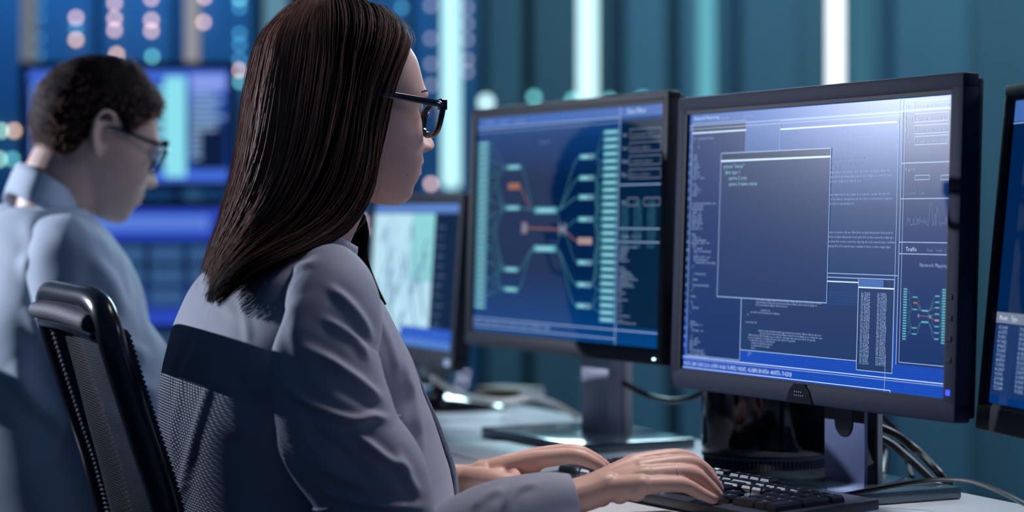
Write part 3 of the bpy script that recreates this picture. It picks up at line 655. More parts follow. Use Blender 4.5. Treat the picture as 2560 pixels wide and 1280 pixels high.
# ---- third monitor (blurred map) ----------------------------------------------
zt3 = CAMZ + (HOR - 480)*3.40/F; zb3 = CAMZ - (930 - HOR)*3.40/F
r3, u3, S3, T3, w3, h3, bz3 = monitor('monitor', .44, .29, .014, (-0.262, 3.80), (-0.087, 3.40), zt3, zb3, math.radians(4.0),
        'blurred black monitor showing a pale street map, behind the woman\'s chin', frame=M['bezel_dark'], bot=.03)
wd, hd = u3.w, u3.h
MAPC = [ui_mat('map_pale', (0.42, 0.66, 0.78), 1.15), ui_mat('map_green', (0.28, 0.66, 0.70), 1.0), ui_mat('map_road', (0.10, 0.22, 0.36), 0.8), ui_mat('map_shade', (0.22, 0.38, 0.60), 0.8), ui_mat('map_blue', (0.03, 0.12, 0.62), 0.9)]
u3.fill(0, hd*.93, wd, hd, ui_mat('map_header', (0.13, 0.28, 0.72), 0.8), 1)
u3.fill(wd*.0, hd*.08, wd*.72, hd*.92, MAPC[0], 1); u3.fill(wd*.46, hd*.45, wd*.72, hd*.92, MAPC[1], 2)
rr = random.Random(5)
for i in range(46):
    x_, y_ = rr.uniform(.04, .62)*wd, rr.uniform(.12, .85)*hd; a_ = .9 if rr.random() < .6 else -1.1; L2 = rr.uniform(.02, .09)
    x2, y2 = x_ + L2*math.cos(a_), y_ + L2*math.sin(a_)
    if .0 < x2 < wd*.70 and hd*.09 < y2 < hd*.91: u3.seg((x_, y_), (x2, y2), rr.uniform(.002, .007), MAPC[rr.choice((2, 3, 3))], 3)
u3.fill(wd*.72, hd*.08, wd, hd*.92, U['navy'], 1)
for i in range(12): u3.text(wd*.76, hd*.82 - i*.016, lor(9, i*13), .008, U['dimtxt'])
u3.fill(wd*.40, hd*.02, wd*.98, hd*.14, MAPC[4], 4); u3.fill(0, 0, wd, hd*.06, ui_mat('map_footer', (0.10, 0.26, 0.75), 0.8), 5)
finish_screen(u3, r3, S3, screen_mat('map_screen', [(0, (0.02, 0.06, 0.3)), (1, (0.05, 0.12, 0.4))], 0.8, rough=.4))
MB().lathe([(.012, -.0), (.013, .002), (.014, .15), (.013, .16)], 16, M=Matrix.Translation((0, .055, .0))).build('stand_neck', M['gloss'], r3)
MB().box(-.03, .03, .03, .055, .05, .16, .006).build('neck_mount', M['gloss'], r3)
MB().lathe([(.118, 0), (.12, .004), (.11, .012), (.05, .020), (.02, .03)], 40, M=Matrix.Translation((0, .055, 0))).build('base_disc', M['gloss'], r3)
MB().box(w3 - .03, w3 - .012, -.002, .001, -h3 + .008, -h3 + .018, .001, M=T3).build('power_light', U['line'], bz3)

# ---- fourth monitor at the right edge --------------------------------------------
yl4 = 2.235
L4 = Vector((wx(2493, yl4), yl4)); R4 = L4 + Vector((.20, -.98))*.5445
zt4 = CAMZ + (HOR - 209)*yl4/F; zb4 = CAMZ - (1072 - HOR)*yl4/F
r4, u4, S4, T4, w4, h4, bz4 = monitor('monitor', .556, .361, .014, (L4.x - .008, L4.y), (R4.x - .008, R4.y), zt4, zb4, math.radians(5.5),
        'black monitor cut off by the right edge of the photo, showing a number table', frame=M['bezel_dark'], bot=.028)
wd, hd = u4.w, u4.h
u4.fill(0, hd*.92, wd, hd, U['bar'], 1); u4.seg((0, hd*.915), (wd, hd*.915), .001, U['line'])
u4.fill(.004, hd*.03, wd*.5, hd*.30, U['win'], 1); u4.fill(.004, hd*.265, wd*.5, hd*.30, U['grey'], 2)
for c in range(4):
    for i in range(14): u4.text(.012 + c*.05, hd*.245 - i*.0048, '%d.%05d' % (r.randint(10, 99), r.randint(0, 99999)), .0055, U['txt'])
u4.text(.012, hd*.275, 'Mount    Type', .007, U['bright'])
finish_screen(u4, r4, S4, screen_mat('table_screen', [(0, (0.0, 0.04, 0.20)), (.3, (0.0, 0.02, 0.09)), (.9, (0.0, 0.018, 0.085)), (1, (0.0, 0.05, 0.2))], 0.85, rough=.5, spec=.05))
stand(r4, 0, 0, .056, .16, .060, M['stand_dark'], M['silver_light'], plate=(.12, .085), plate_c=(0, .055))

# ---- far pair of stacked monitors ----------------------------------------------
YF = 5.25
def far_monitor(px0, px1, py0, py1, label, paint, group):
    x0, x1 = wx(px0, YF), wx(px1, YF); z1, z0 = wz(py0, YF), wz(py1, YF)
    root, u, S, T, w, h, bz = monitor('monitor', x1-x0, z1-z0, .017, (x0, YF), (x1, YF), z1, z0, 0.0, label, frame=M['bezel_dark'])
    root['group'] = group; paint(u); return root, u, S
def bright_ui(u):
    wd, hd = u.w, u.h; b1 = ui_mat('far_blue', (0.06, 0.16, 0.75), 0.9); cyn = ui_mat('far_cyan', (0.28, 0.80, 0.92), 0.95); wh = ui_mat('far_white', (0.38, 0.62, 0.95), 0.75); dk = ui_mat('far_dark', (0.004, 0.012, 0.05), 0.9)
    u.fill(0, hd*.90, wd, hd, b1, 1); u.fill(0, 0, wd, hd*.12, b1, 1); u.fill(wd*.82, hd*.12, wd*.98, hd*.5, dk, 1)
    u.fill(wd*.68, hd*.05, wd*.785, hd*.93, cyn, 2)
    for i in range(8): u.fill(wd*.61, hd*(.2 + i*.085), wd*.69, hd*(.235 + i*.085), cyn, 2)
    for i in range(14): u.fill(wd*.81, hd*(.86 - i*.05), wd*(.81 + .17*rr.uniform(.5, 1)), hd*(.885 - i*.05), wh, 3) if not 8 < i else u.fill(wd*.81, hd*(.86 - i*.05), wd*.86, hd*(.885 - i*.05), wh, 3)
    u.fill(wd*.81, hd*.80, wd*.98, hd*.95, ui_mat('far_lavender', (0.30, 0.42, 1.0), 0.8), 4)
    u.rect(wd*.03, hd*.15, wd*.55, hd*.85, .004, wh, 2)
    for i in range(16): u.text(wd*.05, hd*.8 - i*.011, lor(36, i*23), .009, wh)
def lower_ui(u):
    wd, hd = u.w, u.h; b1 = ui_mat('far_blue_low', (0.03, 0.08, 0.60), 0.8); b2 = ui_mat('far_mid_blue', (0.05, 0.14, 0.34), 0.7)
    u.fill(0, hd*.72, wd, hd, b1, 1); u.fill(0, 0, wd, hd*.13, b1, 1)
    for i in range(3):
        for j in range(3): u.fill(wd*(.42 + i*.19), hd*(.17 + j*.18), wd*(.58 + i*.19), hd*(.31 + j*.18), b2, 2)
    u.fill(wd*.2, hd*.80, wd*.9, hd*.93, ui_mat('far_light_blue', (0.12, 0.25, 0.85), 0.8), 2)
    for i in range(12): u.text(wd*.05, hd*.65 - i*.012, lor(26, i*23), .009, ui_mat('far_text_%d' % i, (0.2, 0.4, 0.8), .6) if i == 0 else b2)
fa_, ua, Sa = far_monitor(48, 590, 154, 474, 'upper of two stacked far monitors, bright cyan bar on its screen, behind the man\'s face', bright_ui, 'stacked far monitors')
finish_screen(ua, fa_, Sa, screen_mat('far_screen_upper', [(0, (0.01, 0.05, 0.40)), (.5, (0.01, 0.05, 0.22)), (1, (0.02, 0.10, 0.60))], 0.9, rough=.4))
fb_, ub, Sb = far_monitor(48, 590, 500, 832, 'lower of two stacked far monitors, mostly blue, beside the man\'s shoulder', lower_ui, 'stacked far monitors')
finish_screen(ub, fb_, Sb, screen_mat('far_screen_lower', [(0, (0.01, 0.05, 0.40)), (.4, (0.003, 0.015, 0.07)), (.7, (0.003, 0.02, 0.09)), (1, (0.02, 0.10, 0.60))], 0.8, rough=.4))
post = empty('monitor_stand', (wx(319, YF), YF + .12, DZ)); tag(post, 'dark twin monitor post standing on the far desk behind the stacked monitors', 'stand')
MB().lathe([(.02, 0.012), (.02, .62)], 20).build('pole', M['desk_leg'], post); MB().box(-.14, .14, -.1, .1, 0, .012, .004).build('base_plate', M['desk_leg'], post)
for zz in (.19, .50): MB().box(-.03, .03, -.066, 0, zz - .03, zz + .03, .004).build('bracket', M['desk_leg'], post)

# ------------------------------------------------------------------ cylindrical computer
mac = empty('desktop_computer', (wx(1917, 2.74), 2.74, DZ)); tag(mac, 'glossy black cylindrical desktop computer standing behind the code monitor', 'computer')
MB().lathe([(.0795, .018), (.0825, .022), (.0835, .03), (.0835, .235), (.0815, .245), (.075, .251), (.055, .2515), (.052, .246), (.050, .20)], 96).build('casing', M['macbody'], mac)
bs = MB().lathe([(.070, 0), (.074, .002), (.074, .012), (.070, .016)], 96); bso = bs.build('base_ring', M['gloss'], mac)
MB().lathe([(.0745, .0145), (.0835, .0165), (.0838, .0195), (.080, .0215)], 96).build('rim', M['bezel'], mac)
fn = MB()
for i in range(90):
    a = i*2*math.pi/90; fn.box(.070, .0815, -.0011, .0011, .004, .0155, M=Matrix.Rotation(a, 4, 'Z'))
fn.build('vent_fins', M['bezel'], bso, smooth=False)

# ------------------------------------------------------------------ keyboard
kdir = Vector((.513, -.858, 0)).normalized(); kang = math.atan2(kdir.y, kdir.x)
BR = Vector((.392, 2.274, 0)); KW, KD = .445, .152
kb = empty('keyboard', (BR.x - kdir.x*KW/2 + kdir.y*KD/2, BR.y - kdir.y*KW/2 - kdir.x*KD/2, DZ), kang)   # local +y points to the monitor
kslope = math.radians(3.0)
KT = Matrix.Translation((0, 0, .0085)) @ Matrix.Rotation(kslope, 4, 'X')
tag(kb, 'black full-size keyboard under the woman\'s hands', 'keyboard')
MB().box(-KW/2, KW/2, -KD/2, KD/2, -.004, .0085, .003, M=KT).build('body', M['kbody'], kb)
MB().box(-KW/2 + .03, -KW/2 + .05, KD/2 - .03, KD/2 - .01, 0, .012).build('foot', M['kbody'], kb); MB().box(KW/2 - .05, KW/2 - .03, KD/2 - .03, KD/2 - .01, 0, .012).build('foot', M['kbody'], kb)
keymesh = {}
def keycap(w, d=1.0):
    if (w, d) in keymesh: return keymesh[(w, d)]
    a, b = (w*.019 - .0015)/2, (d*.019 - .0015)/2; mb = MB(); t = .0022
    v = []
    for (sx, z) in ((0.0, 0), (.35, .0055), (1.0, .0082)):
        k = sx*t
        v += [(-a + k, -b + k, z), (a - k, -b + k, z), (a - k, b - k*1.4, z), (-a + k, b - k*1.4, z)]
    v += [(0, 0, .0074)]
    f = [(3, 2, 1, 0)] + [(j*4 + i, j*4 + (i+1) % 4, j*4 + 4 + (i+1) % 4, j*4 + 4 + i) for j in range(2) for i in range(4)] + [(8, 9, 12), (9, 10, 12), (10, 11, 12), (11, 8, 12)]
    mb.add(v, f, 0)
    mb.add([(-a + .0035, b - .0085, .0083), (-a + .0065, b - .0085, .0083), (-a + .0065, b - .0052, .0083), (-a + .0035, b - .0052, .0083)], [(0, 1, 2, 3)], 1)
    me = bpy.data.meshes.new('key'); me.from_pydata(mb.v, [], mb.f); me.polygons.foreach_set('material_index', mb.m); me.update()
    me.materials.append(M['key']); me.materials.append(M['legend']); keymesh[(w, d)] = me; return me
def key(u, row, w=1.0, d=1.0):
    o = bpy.data.objects.new('key', keycap(w, d)); COL.objects.link(o); o.parent = kb
    x = -KW/2 + .010 + (u + w/2)*.0189; y = KD/2 - .024 - row*.019 - (.010 if row > 0 else 0) - (d - 1)*.0095
    y = KD/2 - .022 - row*.0190 - (.006 if row > 0 else 0) - (d - 1)*.0095
    o.matrix_local = KT @ Matrix.Translation((x, y, .0078))
for u in [0] + [2 + i for i in range(4)] + [6.5 + i for i in range(4)] + [11 + i for i in range(4)]: key(u, 0)
for u in range(13): key(u, 1)
key(13, 1, 2)
key(0, 2, 1.5); [key(1.5 + i, 2) for i in range(12)]; key(13.5, 2, 1.5)
key(0, 3, 1.75); [key(1.75 + i, 3) for i in range(11)]; key(12.75, 3, 2.25)
key(0, 4, 2.25); [key(2.25 + i, 4) for i in range(10)]; key(12.25, 4, 2.75)
for u, w in ((0, 1.25), (1.25, 1.25), (2.5, 1.25), (3.75, 6.25), (10, 1.25), (11.25, 1.25), (12.5, 1.25), (13.75, 1.25)): key(u, 5, w)
for i in range(3): key(15.25 + i, 1); key(15.25 + i, 2); key(15.25 + i, 5)
key(16.25, 4)
for rr_ in (1, 2, 3, 4):
    for i in range(3): key(18.5 + i, rr_)
key(21.5, 1); key(21.5, 2, 1, 2); key(18.5, 5, 2); key(20.5, 5); key(21.5, 4, 1, 2)

# ------------------------------------------------------------------ cables and small desk things
def cable(pts, r, m, label, name='cable', seg=8, n=60):
    o = MB().tube(cat_path([tuple(p) for p in pts], n), r, seg, round_cap=True).build(name, m); tag(o, label, 'cable'); return o
cable([P(2080, 1040, 2.60), P(2215, 1075, 2.58), P(2290, 1125, 2.57), P(2345, 1180, 2.50), P(2376, 1216, 2.50), P(2382, 1220, 2.50)], .0052, M['cable'], 'thick black cable, upper of the pair dropping behind the code monitor\'s stand')
cable([P(2080, 1060, 2.63), P(2205, 1098, 2.62), P(2270, 1145, 2.60), P(2330, 1200, 2.55), P(2362, 1222, 2.51)], .0048, M['cable'], 'thick black cable, lower of the pair dropping behind the code monitor\'s stand')
cable([P(2108, 1238, 2.36), P(2180, 1224, 2.365), P(2290, 1205, 2.35), P(2370, 1199, 2.32), P(2440, 1207, 2.28), P(2520, 1238, 2.22), P(2600, 1282, 2.14)], .0026, M['cable'], 'thin black cable arching across the desk at the lower right corner')
cable([P(2205, 1040, 2.72), P(2245, 1085, 2.72), P(2268, 1150, 2.70), P(2280, 1192, 2.66)], .0034, M['cable'], 'black cable hanging straight down just right of the code monitor\'s stand')
cable([P(2195, 1070, 2.75), P(2213, 1130, 2.75), P(2210, 1185, 2.68)], .0034, M['cable'], 'short black cable closest to the side of the code monitor\'s stand')
cable([P(1560, 958, 3.02), P(1620, 988, 3.0), P(1680, 1001, 2.95), P(1735, 992, 2.88), P(1800, 960, 2.84)], .004, M['cable'], 'black cable swooping from the flow-diagram monitor to the cylindrical computer')
cable([P(1085, 945, 3.40), P(1130, 975, 3.42), P(1190, 998, 3.44), P(1260, 1003, 3.42), P(1330, 995, 3.38), P(1390, 1012, 3.40), P(1445, 1043, 3.39)], .005, M['cable_white'], 'pale cable curling over the desk beside the map monitor\'s stand')
bk = empty('book', (wx(1275, 3.76), 3.76, DZ), math.radians(-40)); tag(bk, 'small tan book lying at the far end of the desk', 'book')
MB().box(-.05, .05, -.035, .035, 0, .022, .002).build('cover', M['book'], bk); MB().box(-.048, .051, -.033, .033, .003, .019).build('page_block', M['paper'], bk, smooth=False)
pp = MB().box(-.10, .10, -.07, .07, 0, .0015).build('paper_sheet', M['paper'], smooth=False); pp.location = (-.02, 2.93, DZ + .0002); pp.rotation_euler = (0, 0, DA); tag(pp, 'white paper sheet on the desk beside the flow-diagram monitor\'s base', 'paper')

# ================================================================== PEOPLE
class Frame:
    """a seated person's own axes: x forward, y to the left, z up; origin on the floor under the head"""
    def __init__(s, X, Y, deg): s.X, s.Y, s.a = X, Y, math.radians(deg); s.c, s.s = math.cos(s.a), math.sin(s.a)
    def L(s, px, py, yl):       # photo pixel at side offset yl -> own axes
        k = (px - 1280)/F
        x = (k*(s.Y + s.c*yl) - s.X + s.s*yl)/(s.c - k*s.s); Yw = s.Y + s.s*x + s.c*yl
        return np.array([x, yl, CAMZ - (py - HOR)*Yw/F])
    def W2L(s, p): dx, dy = p[0] - s.X, p[1] - s.Y; return np.array([dx*s.c + dy*s.s, -dx*s.s + dy*s.c, p[2]])
    def PY(s, px, py, Y): return s.W2L(P(px, py, Y))
    def proj(s, v):
        v = np.asarray(v); Xw = s.X + s.c*v[:, 0] - s.s*v[:, 1]; Yw = s.Y + s.s*v[:, 0] + s.c*v[:, 1]
        return 1280 + F*Xw/Yw, HOR - F*(v[:, 2] - CAMZ)/Yw
    def root(s, label):
        o = empty('person', (s.X, s.Y, 0), s.a); tag(o, label, 'person'); return o

HZ = [0, 0.006, 0.014, 0.022, 0.032, 0.042, 0.052, 0.062, 0.075, 0.09, 0.105, 0.12, 0.135, 0.15, 0.165, 0.18, 0.195, 0.207, 0.215, 0.219]
HF = [0.066, 0.0769, 0.0805, 0.0811, 0.0866, 0.0874, 0.0883, 0.0863, 0.0843, 0.0799, 0.0819, 0.0859, 0.081, 0.0746, 0.0676, 0.0554, 0.0423, 0.0253, 0.0110, 0.000]
HB = [0.04, 0.022, 0.004, -0.012, -0.032, -0.046, -0.056, -0.064, -0.074, -0.083, -0.089, -0.0925, -0.094, -0.0925, -0.0881, -0.0791, -0.0646, -0.047, -0.0251, -0.008]
HW = [0.01, 0.026, 0.037, 0.0435, 0.0495, 0.054, 0.057, 0.06, 0.064, 0.067, 0.069, 0.0705, 0.0734, 0.0744, 0.0732, 0.068, 0.0567, 0.0416, 0.0231, 0.003]
HC = [0.052, 0.045, 0.036, 0.028, 0.02, 0.014, 0.009, 0.005, 0.0, -0.004, -0.006, -0.008, -0.01, -0.01, -0.0092, -0.0074, -0.0056, -0.0036, -0.002, -0.002]
def g2(y, z, y0, z0, sy, sz): return np.exp(-((y - y0)/sy)**2 - ((z - z0)/sz)**2)
def head_grid(nz=150, nt=190, male=False):
    zz = np.concatenate([[0.0003], np.linspace(.003, .2150, nz - 4), [.2170, .2183, .2189]]); nz = len(zz)
    q = np.linspace(-1, 1, nt, endpoint=False); t = math.pi*np.sign(q)*np.abs(q)**1.35
    xf, xb, w, cx = (interp(HZ, a, zz)[:, None] for a in (HF, HB, HW, HC))
    c, s_ = np.cos(t)[None, :], np.sin(t)[None, :]
    x = np.where(c > 0, cx + (xf - cx)*np.abs(c)**.80, cx - (cx - xb)*np.abs(c)**.92)
    y = w*np.sign(s_)*np.abs(s_)**.93; z = zz[:, None] + 0*x
    fr = np.clip(c*1.6, 0, 1)*np.ones_like(x)
    ay = np.abs(y)
    Nz = interp([.056, .0605, .0645, .069, .0745, .079, .086, .095, .104, .112, .118], [0, .0015, .0095, .0200, .0232, .0225, .0180, .0122, .0065, .002, 0], zz)[:, None]*(zz[:, None] > .056)*(zz[:, None] < .118)
    Sw = interp([.056, .068, .076, .085, .10, .118], [.010, .0125, .0110, .0080, .0068, .0075], zz)[:, None]
    d = Nz*np.exp(-(ay/Sw)**2.6)
    d += .0065*g2(ay, z, .0125, .0695, .0052, .0060)            # alae
    d += -.0090*g2(ay, z, .031, .112, .015, .0095) - .003*g2(ay, z, .016, .108, .006, .010)   # eye sockets
    d += .0035*g2(ay, z, .030, .1285, .020, .006)                # brow
    d += .0055*g2(ay, z, .047, .086, .017, .015)                 # cheekbone
    d += .0030*g2(ay, z, .045, .055, .020, .018)                 # cheek
    d += .0062*g2(ay, z, 0, .0528, .018, .0036) + .0066*g2(ay, z, 0, .0400, .016, .0044)       # lips
    d += -.0030*g2(ay, z, 0, .0468, .020, .0017) - .0030*g2(ay, z, 0, .0325, .018, .0040) + .0022*g2(ay, z, 0, .018, .016, .009)
    d += -.0012*g2(ay, z, 0, .0590, .0030, .0045)
    if male: d += .003*g2(ay, z, .03, .128, .03, .006)
    x = x + d*fr
    v = np.stack([x, y, z], -1).reshape(-1, 3); f = grid_faces(nt, nz)
    f.append(tuple(range(nt - 1, -1, -1))); f.append(tuple((nz - 1)*nt + i for i in range(nt)))
    return v, f, nt, nz
def ear_vf(side, s=1.0):
    out = []
    c = np.array([-.014, side*.0745, .100])
    loop = [(.010, 0, .020), (.004, .008*side, .031), (-.009, .013*side, .034), (-.019, .015*side, .024), (-.019, .013*side, .006), (-.012, .009*side, -.012), (-.002, .004*side, -.026), (.005, 0, -.026), (.007, 0, -.012)]
    out.append(tube_vf(cat_path([c + np.array(p)*s for p in loop], 40), .0038, 8, round_cap=True))
    out.append(tube_vf(cat_path([c + np.array(p)*s for p in ((.006, -.002*side, .018), (-.010, .004*side, .016), (-.010, .003*side, 0), (-.002, 0, -.018))], 16), .0065, 8, flat=(1.0, 1.0), round_cap=True))
    return out
def transform(v, pitch, scale, T):
    v = np.asarray(v, float)*scale; c, s = math.cos(pitch), math.sin(pitch)
    return np.stack([v[:, 0]*c + v[:, 2]*s*1.0, v[:, 1], -v[:, 0]*s + v[:, 2]*c], 1) + T
# pitch>0 tips the face down about the chin: +x goes down, crown goes forward
def remeshed(name, pieces, voxel, m, parent, smooth_it=3, extra=None):
    mb = MB()
    for v, f in pieces: mb.add(v, f)
    me = bpy.data.meshes.new('tmp'); me.from_pydata(mb.v, [], mb.f)
    bm = bmesh.new(); bm.from_mesh(me); bmesh.ops.recalc_face_normals(bm, faces=bm.faces[:]); bm.to_mesh(me); bm.free()
    o = bpy.data.objects.new('tmp', me); COL.objects.link(o)
    rm = o.modifiers.new('r', 'REMESH'); rm.mode = 'VOXEL'; rm.voxel_size = voxel
    sm = o.modifiers.new('s', 'SMOOTH'); sm.factor = .5; sm.iterations = smooth_it
    dg = bpy.context.evaluated_depsgraph_get(); me2 = bpy.data.meshes.new_from_object(o.evaluated_get(dg)); bpy.data.objects.remove(o); bpy.data.meshes.remove(me)
    me2.name = name; me2.materials.clear(); return link(name, me2, m, parent)
def paint_lips(o, mats_extra, test):
    """second material slot on faces whose centre passes the test"""
    me = o.data; n = len(me.polygons); c = np.empty(n*3, np.float32); me.polygons.foreach_get('center', c); c = c.reshape(-1, 3)
    idx = np.zeros(n, np.int32)
    for k, (m, t) in enumerate(zip(mats_extra, test)): me.materials.append(m); idx[t(c)] = k + 1
    me.polygons.foreach_set('material_index', idx)
def caps(pts, rad, n=14, seg=14, flat=None): return tube_vf(cat_path(pts, n), interp(np.arange(len(rad)), rad, np.linspace(0, len(rad)-1, n)), seg, flat, round_cap=True)
def ellipsoid(c, r, seg=24):
    v = []; n = seg//2
    for j in range(1, n):
        a = math.pi*j/n
        for i in range(seg): b = 2*math.pi*i/seg; v.append((c[0] + r[0]*math.sin(a)*math.cos(b), c[1] + r[1]*math.sin(a)*math.sin(b), c[2] - r[2]*math.cos(a)))
    f = grid_faces(seg, n - 1); f.append(tuple(range(seg-1, -1, -1))); f.append(tuple((n-2)*seg + i for i in range(seg))); return v, f
def sections(rows, zs):
    """rows (z, xback, xfront, halfwidth, ycentre, xc_fraction)"""
    rows = sorted(rows); z = [r_[0] for r_ in rows]
    return [interp(z, [r_[k] for r_ in rows], zs) for k in (1, 2, 3)]
def torso_vf(rows, nz=90, nt=150, shrink=0.0, gap=None, ylean=0.0, pw=.86, z1=None):
    zs = np.linspace(rows[0][0] if rows[0][0] < rows[-1][0] else rows[-1][0], z1 or max(rows[0][0], rows[-1][0]), nz)
    xb, xf, hw = sections(rows, zs); xb = xb + shrink; xf = xf - shrink; hw = hw - shrink
    if gap: t = np.linspace(gap[0], 2*math.pi - gap[1], nt)
    else: t = np.linspace(0, 2*math.pi, nt, endpoint=False)
    c, s_ = np.cos(t)[None], np.sin(t)[None]; xc = (xb + (xf - xb)*.45)[:, None]
    x = np.where(c > 0, xc + (xf[:, None] - xc)*np.abs(c)**pw, xc - (xc - xb[:, None])*np.abs(c)**(pw*.84))
    y = hw[:, None]*np.sign(s_)*np.abs(s_)**pw
    v = np.stack([x, y, zs[:, None] + 0*x], -1).reshape(-1, 3)
    return v, grid_faces(nt, nz, wrap_u=not gap), nt, nz
def normals(v, nt, nz, wrap=True):
    g = v.reshape(nz, nt, 3)
    du = (np.roll(g, -1, 1) - np.roll(g, 1, 1)) if wrap else np.gradient(g, axis=1); dv = np.gradient(g, axis=0)
    n = np.cross(du, dv); n /= np.linalg.norm(n, axis=2)[..., None] + 1e-12; return n.reshape(-1, 3)
def folds(fr, v, n, lines, side=-1):
    """raise soft ridges in the cloth along polylines given in photo pixels, on the camera-facing side only"""
    px, py = fr.proj(v); Vw = np.stack([fr.c*n[:, 0] - fr.s*n[:, 1], fr.s*n[:, 0] + fr.c*n[:, 1]], 1); face = np.clip(-Vw[:, 1]*3 + .5, 0, 1)
    out = np.zeros(len(v))
    for pts, amp, wd in lines:
        pts = cat_path(pts, 24); d = np.full(len(v), 1e9); sgn = np.zeros(len(v)); tt = np.zeros(len(v))
        for k, (a, b) in enumerate(zip(pts[:-1], pts[1:])):
            ab = b - a; L2 = (ab**2).sum() + 1e-9; u = np.clip(((px - a[0])*ab[0] + (py - a[1])*ab[1])/L2, 0, 1)
            qx, qy = a[0] + u*ab[0] - px, a[1] + u*ab[1] - py; dd = np.hypot(qx, qy); m = dd < d; d[m] = dd[m]; tt[m] = (k + u[m])/23
        fade = np.clip(np.sin(np.clip(tt, 0.02, .98)*math.pi)*1.6, 0, 1)
        out += amp*fade*(np.exp(-(d/wd)**2) - .40*np.exp(-(d/(2.3*wd))**2))
    return v + n*(out*face)[:, None]
def vnoise(v, scale, seed=0):
    """cheap smooth pseudo-noise from sines"""
    r_ = np.random.default_rng(seed); o = np.zeros(len(v))
    for k in range(7):
        d = r_.normal(size=3); d /= np.linalg.norm(d); o += np.sin(v @ d*scale*(1 + .35*k) + r_.uniform(0, 6.3))/(1 + .4*k)
    return o/3.2
def np_obj(name, v, f, m, parent, solid=0.0, sub=0):
    me = bpy.data.meshes.new(name); me.from_pydata([tuple(map(float, p)) for p in v], [], f); me.update(); o = link(name, me, m, parent)
    if solid: md = o.modifiers.new('thickness', 'SOLIDIFY'); md.thickness = solid; md.offset = -1
    return o

# ------------------------------------------------------------------ woman
WF = Frame(-.216, 2.40, 28.0)
woman = WF.root('seated person in a grey blazer and black glasses, typing at the black keyboard')
L = WF.L
PW = math.radians(5.5); SW = 1.0
T0 = L(1036, 476, 0.0) - transform([(.0878, 0, .020)], PW, SW, 0)[0]
HT = lambda v: transform(v, PW, SW, T0)
hv, hf, hnt, hnz = head_grid()
neck = caps([T0 + np.array([-.012, 0, .075]), T0 + np.array([-.014, 0, .03]), L(868, 575, 0)*[1, 0, 1] + [-.046, 0, 0], L(850, 640, 0)*[1, 0, 1] + [-.048, 0, 0], L(830, 720, 0)*[1, 0, 1] + [-.05, 0, 0]], [.050, .050, .048, .052, .060], 24, 28, flat=(1.0, 1.0))
JR = []   # blazer outline: photo row, back pixel, front pixel, half width
for py, bpx, fpx, hw in ((600, 588, 862, .064), (640, 548, 872, .098), (665, 524, 880, .124), (700, 500, 893, .160), (750, 474, 928, .180), (820, 440, 968, .187), (880, 416, 1004, .185), (930, 401, 1026, .180),
                         (980, 390, 1047, .168), (1030, 384, 1070, .163), (1080, 381, 1092, .155), (1130, 384, 1110, .154), (1180, 389, 1125, .154), (1240, 399, 1132, .156), (1300, 408, 1133, .158)):
    b = L(bpx + 9 + 43*min(1, hw/.15), py, .0); f_ = L(fpx - 8 - 34*min(1, hw/.15), py, .0); JR.append([CAMZ - (py - HOR)*2.40/F, b[0], f_[0], hw])
JR = JR + [[.69, JR[-1][1] + .01, JR[-1][2] - .01, .160], [.60, JR[-1][1] + .025, JR[-1][2] - .02, .175], [.50, JR[-1][1] + .03, JR[-1][2] - .03, .18]]
tv, tf, _, _ = torso_vf(JR, 60, 60, shrink=.017, z1=1.03); tf = tf + [tuple(range(59, -1, -1)), tuple(59*60 + i for i in range(60))]
# hands: joints from the photo, each with its own depth
RH = dict(w=(1448, 1238, 2.250), i=[(1590, 1158, 2.286), (1697, 1143, 2.306), (1752, 1168, 2.320), (1778, 1190, 2.330)], m=[(1612, 1172, 2.272), (1727, 1160, 2.292), (1773, 1196, 2.302), (1795, 1224, 2.308)],
          r=[(1615, 1190, 2.257), (1722, 1184, 2.277), (1769, 1214, 2.285), (1794, 1238, 2.288)], p=[(1604, 1214, 2.240), (1703, 1212, 2.258), (1752, 1234, 2.265), (1782, 1248, 2.270)], t=[(1500, 1215, 2.285), (1580, 1215, 2.315), (1640, 1212, 2.325), (1680, 1208, 2.335)])
LH = dict(w=(1150, 1200, 2.485), i=[(1352, 1148, 2.460), (1435, 1140, 2.452), (1478, 1154, 2.452), (1503, 1168, 2.456)], m=[(1350, 1140, 2.482), (1432, 1130, 2.478), (1480, 1146, 2.480), (1512, 1165, 2.482)],
          r=[(1345, 1145, 2.505), (1420, 1134, 2.505), (1470, 1146, 2.507), (1500, 1162, 2.508)], p=[(1330, 1153, 2.528), (1395, 1142, 2.530), (1440, 1150, 2.532), (1465, 1162, 2.533)], t=[(1215, 1205, 2.450), (1285, 1212, 2.437), (1335, 1210, 2.435), (1368, 1213, 2.436)])
